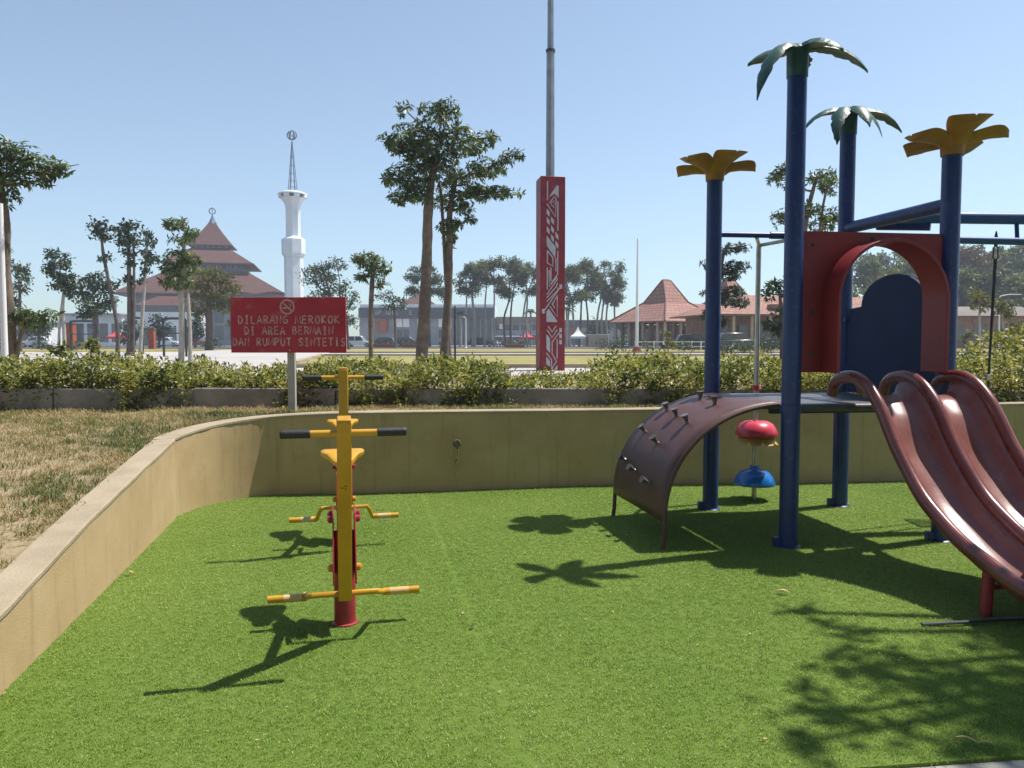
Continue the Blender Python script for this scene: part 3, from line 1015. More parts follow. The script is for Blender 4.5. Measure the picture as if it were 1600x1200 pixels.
def frond(c, az, L, droop, rise, w):
    """One moulded palm frond: arched, keeled, with notched edges."""
    d = Vector((math.cos(az), math.sin(az), 0))
    s = Vector((-math.sin(az), math.cos(az), 0))
    ns = 16
    rows = []
    for i in range(ns + 1):
        t = i / ns
        r = 0.03 + L * t * (1 - 0.18 * droop * t * t)
        z = rise * math.sin(t * 2.2) - droop * L * t ** 2.1
        ww = w * (0.55 + 1.15 * t - 0.35 * t * t) if t < 0.4 else w * 0.98 * (1 - ((t - 0.4) / 0.6) ** 2.2) + 0.006
        notch = 0.80 if i % 4 == 3 else (1.06 if i % 4 == 0 else 1.0)
        ww *= notch
        o = c + d * r + Vector((0, 0, z))
        th = 0.024 * (1 - 0.55 * t)
        rows.append([o - s * ww + Vector((0, 0, -ww * 0.34)), o - s * ww * 0.5 + Vector((0, 0, th - ww * 0.06)), o + Vector((0, 0, th * 0.8)),
                     o + s * ww * 0.5 + Vector((0, 0, th - ww * 0.06)), o + s * ww + Vector((0, 0, -ww * 0.34)),
                     o + s * ww * 0.5 + Vector((0, 0, -th - ww * 0.12)), o + Vector((0, 0, -th)), o - s * ww * 0.5 + Vector((0, 0, -th - ww * 0.12))])
    m_ = MB()
    m_.grid(rows, close=True)
    m_.f.append(tuple(range(8)))
    m_.f.append(tuple(ns * 8 + k for k in range(8)))
    return m_


def palm(p, h, fronds):
    m_ = MB()
    m_.lathe([(PR + 0.006, -0.16), (PR + 0.008, 0.0), (PR + 0.012, 0.03), (0.05, 0.06), (0.0, 0.075)], p + Vector((0, 0, h)), 20)
    crown = tpart(m_, 'palm_crown', 'palm_green')
    for (az, L, dr, rise) in fronds:
        f = frond(p + Vector((0, 0, h + 0.035)), R(az), L, dr, rise, 0.072)
        tpart(f, 'frond', 'palm_green', parent=crown, smooth=50)


palm(P_FL, 3.53, [(216, 0.50, 0.90, 0.03), (346, 0.47, 0.46, 0.03), (302, 0.36, 0.40, 0.03), (62, 0.32, 0.25, 0.03), (142, 0.34, 0.16, 0.03)])
palm(P_BR, 3.50, [(185, 0.46, 0.55, 0.05), (232, 0.44, 0.78, 0.04), (272, 0.40, 0.62, 0.03), (8, 0.52, 0.38, 0.06), (320, 0.30, 0.9, 0.02), (80, 0.42, 0.5, 0.05)])


def flower(p, h, rot, cup, S=1.0):
    c = p + Vector((0, 0, h))
    m_ = MB()
    m_.lathe([(PR + 0.010, -0.075), (PR + 0.014, -0.01), (0.11, 0.02), (0.155, 0.052), (0.13, 0.062), (0.06, 0.05), (0, 0.045)], c, 24)
    cr = tpart(m_, 'flower_crown', 'flower_yellow')
    for k in range(5):
        az = R(rot + 72 * k)
        d = Vector((math.cos(az), math.sin(az), 0))
        s = Vector((-math.sin(az), math.cos(az), 0))
        rows = []
        ns = 12
        up = cup[k]
        for i in range(ns + 1):
            t = i / ns
            r = 0.075 + 0.275 * S * t
            z = 0.022 + up * math.sin(min(t * 1.5, 1.55)) - 0.06 * max(0, t - 0.6) ** 1.3
            ww = S * 0.118 * (0.62 + 0.62 * math.sin(min(t * 1.3, 1.0) * 1.57)) * (1 if t < 0.72 else max(0.12, 1 - ((t - 0.72) / 0.28) ** 2.4))
            o = c + d * r + Vector((0, 0, z))
            th = 0.019
            cu = 0.035 * (1 - 0.4 * t)
            rows.append([o - s * ww + Vector((0, 0, cu)), o - s * ww * 0.5 + Vector((0, 0, th)), o + Vector((0, 0, th * 0.4)), o + s * ww * 0.5 + Vector((0, 0, th)),
                         o + s * ww + Vector((0, 0, cu)), o + s * ww * 0.5 + Vector((0, 0, -th)), o + Vector((0, 0, -th * 1.6)), o - s * ww * 0.5 + Vector((0, 0, -th))])
        m_ = MB()
        m_.grid(rows, close=True)
        m_.f.append(tuple(range(8)))
        m_.f.append(tuple(ns * 8 + j for j in range(8)))
        tpart(m_, 'petal', 'flower_yellow', parent=cr, smooth=50)


flower(P_BL, 2.98, 214, [0.07, 0.085, 0.03, 0.04, 0.03])
flower(P_FR, 2.94, 264, [0.105, 0.045, 0.01, 0.01, 0.035], 1.0)

# deck: rubber coated plates with a rolled edge
m_ = MB()
dc = [P_FL, P_FR, P_BR, P_BL]
ctr = (P_FL + P_FR + P_BR + P_BL) / 4
dpoly = []
for q in dc:
    v = (q - ctr)
    dpoly.append(((q - v.normalized() * 0.02).x, (q - v.normalized() * 0.02).y))
m_.prism(dpoly, (0, 0, DECK - 0.055), (1, 0, 0), (0, 1, 0), (0, 0, 1), 0.055)
deck = tpart(m_, 'deck', 'deck_rubber', bevel=0.02)
m_ = MB()
for k in (0.34, 0.66):
    a = P_FL.lerp(P_BL, k) + TU * 0.08
    b = P_FR.lerp(P_BR, k) - TU * 0.08
    m_.beam(a + Vector((0, 0, DECK - 0.08)), b + Vector((0, 0, DECK - 0.08)), 0.04, 0.05)
    tpart(m_, 'deck_joist', 'iron', parent=deck)
    m_ = MB()

# red arch panel and its hood, between the front posts
fu = (P_FR - P_FL).normalized()
fv = Vector((-fu.y, fu.x, 0))
W0, W1 = 0.055, (P_FR - P_FL).length - 0.055
CU, HW, ZS, ZT = 0.635, 0.405, 1.80, 2.205
ZB, ZP = 1.285, 2.295


def arch(hw, zt, zb, n=26):
    pts = [(CU - hw, zb), (CU - hw, (zb + ZS) / 2)]
    for k in range(n + 1):
        a = math.pi * (1 - k / n)
        pts.append((CU + hw * math.cos(a), ZS + (zt - ZS) * math.sin(a)))
    pts += [(CU + hw, (zb + ZS) / 2), (CU + hw, zb)]
    return pts


def fpt(u, z, v=0.0):
    return P_FL + fu * u + fv * v + Vector((0, 0, z))


inn = arch(HW, ZT, ZB)
outr = []
for (u, z) in inn:
    if z <= ZS + 0.02:
        outr.append((W0 if u < CU else W1, z))
    else:
        k = (u - CU) / HW
        ang = math.atan2(z - ZS, (u - CU))
        if ang > 2.45:
            outr.append((W0, ZS + (ZP - ZS) * (math.pi - ang) / (math.pi - 2.45)))
        elif ang < 0.69:
            outr.append((W1, ZS + (ZP - ZS) * ang / 0.69))
        else:
            outr.append((W1 + (W0 - W1) * (ang - 0.69) / (2.45 - 0.69), ZP))
rows = []
for a, b in zip(inn, outr):
    rows.append([fpt(a[0], a[1], -0.012), fpt(b[0], b[1], -0.012), fpt(b[0], b[1], 0.018), fpt(a[0], a[1], 0.018)])
m_ = MB()
m_.grid(rows, close=True)
m_.f.append((0, 1, 2, 3))
m_.f.append(tuple((len(rows) - 1) * 4 + k for k in range(4)))
panel = tpart(m_, 'arch_panel', 'red_plastic', smooth=40)
hin = arch(HW - 0.005, ZT - 0.004, ZB + 0.0)
hout = arch(HW + 0.019, ZT + 0.020, ZB + 0.0)
rows = []
for a, b in zip(hin, hout):
    rows.append([fpt(a[0], a[1], -0.235), fpt(b[0], b[1], -0.235), fpt(b[0], b[1], 0.03), fpt(a[0], a[1], 0.03)])
m_ = MB()
m_.grid(rows, close=True)
m_.f.append((0, 1, 2, 3))
m_.f.append(tuple((len(rows) - 1) * 4 + k for k in range(4)))
hood = tpart(m_, 'arch_hood', 'red_plastic', smooth=40, bevel=0.004)
for (u, z) in ((0.14, 1.42), (0.14, 1.72), (W1 - 0.07, 1.5), (W1 - 0.07, 2.0), (0.14, 2.2), (0.6, 2.25)):
    m_ = MB()
    q = fpt(u, z, -0.012)
    m_.tube([q, q - fv * 0.008, q - fv * 0.011], [0.014, 0.013, 0.006], 8)
    tpart(m_, 'bolt', 'iron', parent=panel)
# clamp on the front left post at the deck, and on the hood
for z in (DECK - 0.03,):
    for p in (P_FL, P_FR, P_BL, P_BR):
        m_ = MB()
        m_.lathe([(PR + 0.001, -0.03), (PR + 0.009, -0.03), (PR + 0.009, 0.03), (PR + 0.001, 0.03)], p + Vector((0, 0, z)), 24)
        tpart(m_, 'collar', 'blue_paint')

# blue side panel with a rounded crest, between the right hand posts
su_ = (P_BR - P_FR).normalized()
sv_ = Vector((-su_.y, su_.x, 0))
SL = (P_BR - P_FR).length
poly_ = [(0.085, DECK + 0.01), (0.085, 1.80), (0.20, 1.80)]
for k in range(19):
    a = math.pi * (1 - k / 18)
    poly_.append((0.60 + 0.39 * math.cos(a), 1.81 + 0.245 * math.sin(a)))
poly_ += [(SL - 0.13, 1.80), (SL - 0.085, 1.80), (SL - 0.085, DECK + 0.01)]
m_ = MB()
m_.prism(poly_, P_FR - sv_ * 0.013, su_, Vector((0, 0, 1)), sv_, 0.026)
sp = tpart(m_, 'side_panel', 'blue_panel', smooth=30, bevel=0.008)
for z in (1.2, 1.7):
    m_ = MB()
    m_.box(P_BR - su_ * 0.075 + Vector((0, 0, z)) + sv_ * 0.022, (0.05, 0.05, 0.04))
    tpart(m_, 'bracket', 'blue_paint', parent=sp, bevel=0.004)

# rail across the back with the steel sliding pole hung from it
zr = 2.445
m_ = MB()
m_.tube([P_BL + Vector((0, 0, zr)), P_BR + Vector((0, 0, zr))], 0.024, 14)
m_.tube([P_BL.lerp(P_BR, 0.42) + Vector((0, 0, zr)), P_BL.lerp(P_BR, 0.62) + Vector((0, 0, zr))], 0.032, 14)
rail = tpart(m_, 'top_rail', 'blue_paint')
pc = gnd(1178, 783)
ztop_ = 2.40
m_ = MB()
m_.tube([pc + Vector((0, 0, -0.03)), pc + Vector((0.005, 0, ztop_ - 0.04)), pc + Vector((0.008, 0, ztop_))], 0.0235, 16)
spole = tpart(m_, 'sliding_pole', 'steel')
m_ = MB()
tp = pc + Vector((0.008, 0, ztop_))
m_.tube([tp, P_BL.lerp(P_BR, 0.32) + Vector((0, 0, zr - 0.02))], 0.017, 10)
m_.tube([tp, P_BL.lerp(P_BR, 0.64) + Vector((0, 0, zr - 0.02))], 0.017, 10)
tpart(m_, 'pole_arm', 'steel', parent=spole)
# spinning discs on the pole
zd = EYE - (655 - 535) * pc.y / FPX
m_ = MB()
m_.lathe([(0.03, 0.055), (0.05, 0.075), (0.105, 0.070), (0.150, 0.045), (0.180, 0.0), (0.196, -0.048), (0.190, -0.064), (0.13, -0.062), (0.03, -0.05)], pc + Vector((0.012, 0, zd - 0.09)), 36)
d1 = tpart(m_, 'red_disc', 'pink_plastic', parent=spole, smooth=50)
m_ = MB()
for k in range(9):
    a = 2 * math.pi * k / 9 + 0.2
    d = Vector((math.cos(a), math.sin(a), 0))
    s = Vector((-d.y, d.x, 0))
    rows = []
    for i in range(5):
        t = i / 4
        r = 0.12 + 0.07 * t
        w = 0.070 * (1 - 0.35 * t)
        z = -0.02 - 0.075 * t
        o = pc + Vector((0.012, 0, zd - 0.135)) + d * r + Vector((0, 0, z))
        rows.append([o - s * w, o + d * 0.012, o + s * w])
    m_.grid(rows)
m_.lathe([(0.03, -0.07), (0.15, -0.065), (0.165, -0.045), (0.14, -0.02), (0.03, -0.02)], pc + Vector((0.012, 0, zd - 0.135)), 30)
tpart(m_, 'yellow_skirt', 'cup_yellow', parent=spole, smooth=50)
zb_ = EYE - (748 - 535) * pc.y / FPX
m_ = MB()
m_.lathe([(0.028, 0.12), (0.042, 0.12), (0.044, 0.085), (0.085, 0.078), (0.135, 0.055), (0.170, 0.01), (0.193, -0.045), (0.188, -0.062), (0.12, -0.060), (0.03, -0.045)], pc + Vector((0, 0, zb_)), 36)
tpart(m_, 'blue_disc', 'disc_blue', parent=spole, smooth=50)
m_ = MB()
m_.lathe([(0.025, 0.0), (0.034, 0.0), (0.034, 0.05), (0.025, 0.05)], pc + Vector((0, 0, DECK + 0.0)), 16)
tpart(m_, 'pole_sleeve', 'pink_plastic', parent=spole)

# swing frame beams on the right
mid_b = P_BR.lerp(P_FR, 0.52)
zt2 = 2.515
m_ = MB()
m_.tube([P_BR + Vector((0, 0, zt2)), P_FR + Vector((0, 0, zt2))], 0.052, 20)
tpart(m_, 'cross_beam', 'blue_paint')
m_ = MB()
m_.tube([mid_b + Vector((0, 0, zt2)), mid_b + Vector((2.8, 0.2, zt2 + 0.0))], 0.048, 20)
tpart(m_, 'swing_beam', 'light_blue_paint')
m_ = MB()
m_.beam(P_BR.lerp(P_FR, 0.30) + Vector((0.03, 0, zt2 - 0.03)), mid_b + Vector((0.30, 0.02, zt2 - 0.07)), 0.05, 0.07)
tpart(m_, 'beam_brace', 'blue_paint', bevel=0.005)
zl = 2.325
LB0 = P_FR + Vector((0.05, 0.5, zl))
m_ = MB()
m_.tube([P_BR.lerp(P_FR, 0.62) + Vector((0, 0, zl)), mid_b + Vector((2.8, 0.13, zl - 0.03))], 0.030, 16)
tpart(m_, 'hanger_bar', 'light_blue_paint')
for dx in (1.03, 1.9):
    m_ = MB()
    q = mid_b + Vector((dx, 0.05, 0))
    m_.tube([q + Vector((0, 0, zl)), q + Vector((0, 0.02, zt2 - 0.02))], 0.016, 10)
    tpart(m_, 'hanger_strap', 'blue_paint')
# far A-frame legs of the swing, out of the view to the right
for s in (-0.8, 0.9):
    m_ = MB()
    q = mid_b + Vector((2.75, 0.2, 0))
    m_.tube([q + Vector((0, 0, zt2)), q + Vector((0.1, s, -0.02))], 0.045, 16)
    tpart(m_, 'swing_leg', 'blue_paint')

# swing hung from the bar
sx_ = mid_b + Vector((0.855, 0.05, 0))
swing = thing('swing', 'swing hanging on a thin dark rod from the blue bar right of the tower', 'swing', (sx_.x, sx_.y, 0.45))
SO = (sx_.x, sx_.y, 0.45)
for q in (sx_, sx_ + Vector((-0.40, -0.02, 0))):
    m_ = MB()
    m_.tube([q + Vector((0, 0, zl + 0.085)), q + Vector((0, 0, zl + 0.06)), q + Vector((0, 0, zl + 0.03)), q + Vector((0, 0, zl - 0.04))], [0.004, 0.010, 0.014, 0.014], 8)
    for sgn in (-1, 1):
        m_.tube([q + Vector((0, 0, zl - 0.035)), q + Vector((0.018 * sgn, 0, zl - 0.05)), q + Vector((0.020 * sgn, 0, zl - 0.13)), q + Vector((0, 0, zl - 0.155))], 0.006, 6)
    m_.build('hook', 'iron', swing, off=SO)
    m_ = MB()
    m_.tube([q + Vector((0, 0, zl - 0.15)), q + Vector((-0.02, 0, 1.35)), q + Vector((-0.035, 0, 0.47))], [0.014, 0.009, 0.009], 8)
    rod = m_.build('rod', 'iron', swing, off=SO)
    m_ = MB()
    m_.box(q + Vector((-0.03, 0, 1.21)), (0.035, 0.03, 0.05))
    m_.build('shackle', 'steel', rod, off=SO, bevel=0.004)
for k in range(6):
    m_ = MB()
    q = sx_ + Vector((-0.24, -0.01, 0.45))
    m_.box(q + Vector((0, -0.11 + 0.044 * k, 0)), (0.46, 0.022, 0.02))
    m_.build('seat_slat', 'iron', swing, off=SO)
for dx in (-0.21, 0.21):
    m_ = MB()
    m_.box(q + Vector((dx, 0, 0.0195)), (0.02, 0.27, 0.02))
    m_.build('seat_bearer', 'iron', swing, off=SO)

# ------------------------------------------------------------------ climbing ramp
RU = TU
ea = P_FL + TV * 0.10 + TU * 0.0
eb = P_BL - TV * 0.10 + TU * 0.0
wdir = (eb - ea).normalized()
udir = Vector((-wdir.y, wdir.x, 0))       # away from the tower, to the left
WID = (eb - ea).length


def ramp_pt(t, w, off=0.0):
    a = t * math.pi / 2
    u = 0.93 * math.sin(a) ** 0.98
    z = 0.215 + 0.835 * math.cos(a) ** 0.92 if t < 1 else 0.215
    # outward normal in the (u, z) plane
    nu, nz_ = math.sin(a) , math.cos(a)
    nl = math.hypot(nu, nz_)
    return ea + wdir * w + udir * (u + off * nu / nl) + Vector((0, 0, z + off * nz_ / nl))


NT = 22
rows_t = [[ramp_pt(i / NT, WID * k / 8, 0.0) for k in range(9)] for i in range(NT + 1)]
m_ = MB()
m_.grid(rows_t)
ramp = tpart(m_, 'climbing_ramp', 'brown_metal', solid=0.022, smooth=40)
for w in (0.0, WID):
    pts_ = [ramp_pt(i / NT, w, -0.006) for i in range(NT + 1)]
    foot = pts_[-1].copy()
    pts_ += [foot + Vector((0, 0, -0.12)) + udir * 0.005, Vector((foot.x, foot.y, -0.02)) + udir * 0.02]
    m_ = MB()
    m_.tube(pts_, 0.017, 10)
    tpart(m_, 'ramp_rail', 'brown_metal', parent=ramp)
grips = [(0.19, 0.74), (0.225, 0.40), (0.375, 0.84), (0.405, 0.58), (0.435, 0.32), (0.575, 0.80), (0.62, 0.46), (0.785, 0.86), (0.82, 0.60), (0.85, 0.30)]
for (t, wf) in grips:
    q = ramp_pt(t, WID * wf, 0.008)
    nrm = (ramp_pt(t, WID * wf, 0.1) - ramp_pt(t, WID * wf, 0.0)).normalized()
    tang = (ramp_pt(t + 0.02, WID * wf) - ramp_pt(t, WID * wf)).normalized()
    m_ = MB()
    tilt = (nrm - tang * 0.25).normalized()
    m_.tube([q, q + tilt * 0.02, q + tilt * 0.045, q + tilt * 0.072], [0.027, 0.019, 0.027, 0.040], 10, flat=0.75, upv=tuple(tang))
    g_ = tpart(m_, 'grip', 'grip_metal', parent=ramp, smooth=30)

# ------------------------------------------------------------------ double slide
SD = Vector((0.118, -0.993, 0)).normalized()
SWD = Vector((0.993, 0.118, 0))
S0 = Vector((2.385, 5.52, 0))
RAILP = [(-0.16, 1.115), (-0.13, 1.195), (-0.06, 1.245), (0.06, 1.268), (0.18, 1.262), (0.30, 1.215), (0.40, 1.14), (0.49, 1.045), (0.66, 0.82), (0.89, 0.59),
         (1.09, 0.465), (1.28, 0.378), (1.46, 0.325), (1.62, 0.280), (1.80, 0.255), (2.05, 0.25)]
rsp = spline([(a, 0, b) for a, b in RAILP], 5)


def slide_frame(pts):
    out = []
    for i, p in enumerate(pts):
        a = pts[max(i - 1, 0)]
        b = pts[min(i + 1, len(pts) - 1)]
        t = (b - a).normalized()
        out.append((p.x, p.z, -t.z, t.x))
    return out


fr = slide_frame(rsp)


def slide_pt(i, w, h):
    s, z, ns_, nz_ = fr[i]
    return S0 + SD * (s + ns_ * h) + SWD * w + Vector((0, 0, z + nz_ * h))


LANE = 0.405
i0 = next(i for i, f in enumerate(fr) if f[0] > 0.07)
slide = None
for lane in range(2):
    rows = []
    for i in range(i0, len(fr)):
        w0 = lane * LANE
        prof = [(0.01, -0.01), (0.045, -0.06), (0.062, -0.105), (0.095, -0.135), (0.20, -0.142), (0.31, -0.135), (0.343, -0.105), (0.36, -0.06), (0.395, -0.01)]
        top = max(0.0, 1 - max(0.0, (fr[i][0] - 0.05)) / 0.25)
        rows.append([slide_pt(i, w0 + a, b - 0.018 * top) for a, b in prof])
    m_ = MB()
    m_.grid(rows)
    if slide is None:
        slide = tpart(m_, 'slide', 'slide_bed', smooth=60, solid=0.012)
        tag(slide, 'glossy brown red double slide')
    else:
        tpart(m_, 'slide_bed', 'slide_bed', parent=slide, smooth=60, solid=0.012)
for k in range(3):
    m_ = MB()
    m_.tube([slide_pt(i, k * LANE, -0.012) for i in range(len(fr))], 0.038, 16, flat=1.2, upv=(0, 0, 1))
    rl = tpart(m_, 'slide_rail', 'slide_plastic', parent=slide, smooth=50)
for k, (s_, w_) in enumerate(((1.45, 0.06), (1.45, 0.70))):
    i = min(range(len(fr)), key=lambda j: abs(fr[j][0] - s_))
    top_ = slide_pt(i, w_, -0.05)
    m_ = MB()
    m_.tube([Vector((top_.x - 0.035, top_.y + 0.02, -0.01)), Vector((top_.x - 0.025, top_.y + 0.02, top_.z - 0.02))], 0.031, 16)
    lg = tpart(m_, 'slide_leg', 'dark_red_paint', parent=slide)
m_ = MB()
i = min(range(len(fr)), key=lambda j: abs(fr[j][0] - 1.45))
a = slide_pt(i, 0.04, -0.05)
b = slide_pt(i, 0.68, -0.05)
m_.tube([Vector((a.x, a.y + 0.02, 0.17)), Vector((b.x, b.y + 0.02, 0.17))], 0.014, 10)
tpart(m_, 'leg_brace', 'dark_red_paint', parent=slide)
m_ = MB()
arc = []
for k in range(9):
    t = k / 8
    arc.append(Vector((a.x + 0.10 + 0.12 * t, a.y + 0.02, 0.175 + 0.11 * t * t)))
m_.tube(arc, 0.012, 8)
tpart(m_, 'leg_brace', 'dark_red_paint', parent=slide)

# ================================================================== exercise riders
AX = Vector((-0.225, 0.974, 0)).normalized()      # away from the viewer, along the machine
SX = Vector((AX.y, -AX.x, 0))


def rider(base, label, hb_l, hb_z, low_a, low_z, peg_dy, peg_dz):
    rt = thing('exercise_rider', label, 'exercise machine', tuple(base), 'yellow and red riders on the turf')
    OFF = tuple(base)

    def q(s, a, z):
        return base + SX * s + AX * a + Vector((0, 0, z))
    # red base post with bolted plates
    m_ = MB()
    m_.tube([q(0, 0, -0.02), q(0, 0, 0.40), q(0, 0.02, 0.50)], 0.056, 24)
    po = m_.build('base_post', 'dark_red_paint', rt, off=OFF)
    m_ = MB()
    m_.lathe([(0.05, 0.0), (0.068, 0.0), (0.068, 0.014), (0.058, 0.018)], base, 24)
    m_.build('base_flange', 'dark_red_paint', po, off=OFF)
    for s in (-0.056, 0.056):
        m_ = MB()
        m_.prism([(-0.16, 0.26), (-0.17, 0.34), (-0.02, 0.60), (0.10, 0.62), (0.16, 0.56), (0.06, 0.30)], q(s - 0.004, 0, 0), AX, Vector((0, 0, 1)), SX, 0.008)
        pl = m_.build('side_plate', 'dark_red_paint', rt, off=OFF, bevel=0.003)
        for (a, z) in ((-0.12, 0.34), (0.02, 0.56), (0.10, 0.57)):
            m_ = MB()
            sg = 1 if s > 0 else -1
            m_.tube([q(s, a, z), q(s + sg * 0.022, a, z), q(s + sg * 0.030, a, z)], [0.020, 0.020, 0.008], 12)
            m_.build('pivot_cap', 'dark_red_paint' if z > 0.4 else 'yellow_paint', pl, off=OFF)
    # lever: foot pegs below, handlebar above
    l0 = q(0, low_a, low_z - 0.02)
    l1 = q(0, hb_l - 0.01, hb_z + 0.06)
    m_ = MB()
    m_.beam(l0, l1, 0.066, 0.055)
    lev = m_.build('lever', 'yellow_paint', rt, off=OFF, bevel=0.006)
    m_ = MB()
    d = (l1 - l0).normalized()
    m_.beam(l1 - d * 0.002, l1 + d * 0.010, 0.060, 0.050)
    m_.build('lever_cap', 'yellow_paint', lev, off=OFF, bevel=0.003)
    # maker's plate scar on the lever
    m_ = MB()
    c = l0.lerp(l1, 0.66)
    side = SX
    nrm = side.cross(d).normalized()
    if nrm.y > 0:
        nrm = -nrm
    for (ox, oz, w, h) in ((-0.012, 0.0, 0.020, 0.007), (0.006, 0.010, 0.016, 0.006), (0.004, -0.006, 0.024, 0.005)):
        cc = c + side * ox + d * oz + nrm * 0.0285
        m_.lathe([(0, -0.001), (h, -0.0005), (h * 0.6, 0.001), (0, 0.001)], cc, 8)
    m_.build('plate_scar', 'black_rubber', lev, off=OFF)
    # handlebar
    hz = q(0, hb_l, hb_z)
    m_ = MB()
    hb = [hz - SX * 0.272 + Vector((0, 0, 0.0)), hz - SX * 0.15, hz, hz + SX * 0.15, hz + SX * 0.272]
    m_.tube(hb, 0.0155, 14)
    bar = m_.build('handlebar', 'yellow_paint', rt, off=OFF)
    for sg in (-1, 1):
        m_ = MB()
        n_ = 14
        m_.tube([hz + SX * sg * (0.148 + 0.130 * k / n_) for k in range(n_ + 1)], [0.0205 if k % 2 else 0.0192 for k in range(n_)] + [0.018], 14)
        m_.build('grip', 'black_rubber', bar, off=OFF)
    # foot pegs on a cranked bar
    cz = 0.165 + (0.0)
    pb = q(0, low_a + 0.01, low_z)
    pe = Vector(AX) * peg_dy + Vector((0, 0, peg_dz))
    m_ = MB()
    m_.tube([pb - SX * 0.21 + pe, pb - SX * 0.195 + pe * 0.95, pb - SX * 0.175 + pe * 0.3, pb - SX * 0.155, pb + SX * 0.155, pb + SX * 0.175 + pe * 0.3, pb + SX * 0.195 + pe * 0.95, pb + SX * 0.21 + pe], 0.0145, 12)
    cb = m_.build('peg_bar', 'yellow_paint', rt, off=OFF)
    for sg in (-1, 1):
        m_ = MB()
        m_.tube([pb + pe + SX * sg * 0.195, pb + pe + SX * sg * 0.39], 0.0195, 16)
        pg = m_.build('foot_peg', 'yellow_paint', rt, off=OFF)
        m_ = MB()
        m_.tube([pb + pe + SX * sg * (0.235 if sg > 0 else 0.22), pb + pe + SX * sg * (0.335 if sg > 0 else 0.31)], 0.0200, 16)
        m_.build('worn_sleeve', 'worn_paint', pg, off=OFF)
    # seat arm, strut and saddle
    sc_ = q(0, 0.27, 0.835)
    m_ = MB()
    m_.beam(q(0, -0.05, 0.44), sc_ + Vector((0, 0, -0.05)) + AX * 0.06, 0.05, 0.055)
    m_.build('seat_arm', 'yellow_paint', rt, off=OFF, bevel=0.005)
    m_ = MB()
    m_.tube([q(0, 0.28, 0.70), q(0, 0.28, 0.82)], 0.022, 12)
    m_.build('seat_post', 'yellow_paint', rt, off=OFF)
    lerp_l = l0.lerp(l1, 0.52)
    m_ = MB()
    m_.beam(q(0, 0.16, 0.60), lerp_l, 0.035, 0.04)
    m_.build('link_bar', 'yellow_paint', rt, off=OFF, bevel=0.004)
    m_ = MB()
    outline = [(-0.17, 0.022), (-0.15, 0.040), (-0.08, 0.055), (-0.02, 0.085), (0.04, 0.113), (0.10, 0.122), (0.145, 0.112), (0.165, 0.07)]
    rows = []
    for lay, (ins, dz) in enumerate(((0.016, -0.040), (0.0, -0.026), (0.0, -0.006), (0.007, 0.0), (0.03, 0.003))):
        ring = []
        for a, w in outline:
            ring.append((a, max(w - ins, 0.004)))
        full = [(a * (1 - ins * 1.2), w) for a, w in ring] + [(a * (1 - ins * 1.2), -w) for a, w in reversed(ring)]
        rows.append([sc_ + AX * a + SX * w + Vector((0, 0, 0.04 + dz + 0.35 * (abs(w) ** 2) * 1.2 - (0.022 if a < -0.05 else 0.0))) for a, w in full])
    m_.grid(rows, close=True)
    nn = len(rows[0])
    m_.f.append(tuple(range(nn)))
    m_.f.append(tuple(4 * nn + k for k in range(nn)))
    m_.build('saddle', 'yellow_paint', rt, off=OFF, smooth=45)
    return rt


B1 = Vector((-0.885, 4.0, 0.008))
rider(B1, 'yellow exercise rider nearest the viewer with handlebar leaning towards the viewer', -0.575, 1.085, -0.225, 0.235, 0.20, -0.070)
B2 = Vector((-1.262, 5.72, 0.008))
rider(B2, 'second yellow exercise rider behind the first with handlebar raised higher', -0.33, 1.245, -0.30, 0.315, 0.11, -0.100)

# ================================================================== red no smoking sign
SB = Vector((at(457, 640, 8.05).x, 8.05, 0.70))
sgn = thing('warning_sign', 'red board sign with white lettering on a pale post behind the wall', 'sign', tuple(SB), rz=R(-4.0))
zc_ = at(453, 508, 8.05)
m_ = MB()
m_.box((0, 0.0, 0.62 - 0.15), (0.078, 0.05, 1.30))
m_.build('post', 'sign_post', sgn, bevel=0.004)
BX = at(452.5, 508, 8.05).x - SB.x
BZ = at(452.5, 508, 8.05).z - SB.z
m_ = MB()
BW, BH = 1.225, 0.575
m_.box((BX, -0.040, BZ), (BW, 0.018, BH))
board = m_.build('board', 'sign_red', sgn, bevel=0.003)
for z in (BZ - 0.26, BZ + 0.25):
    m_ = MB()
    m_.tube([(0.0, -0.049, z), (0.0, -0.055, z), (0, -0.057, z)], [0.010, 0.009, 0.004], 8)
    m_.build('bolt', 'steel', board)

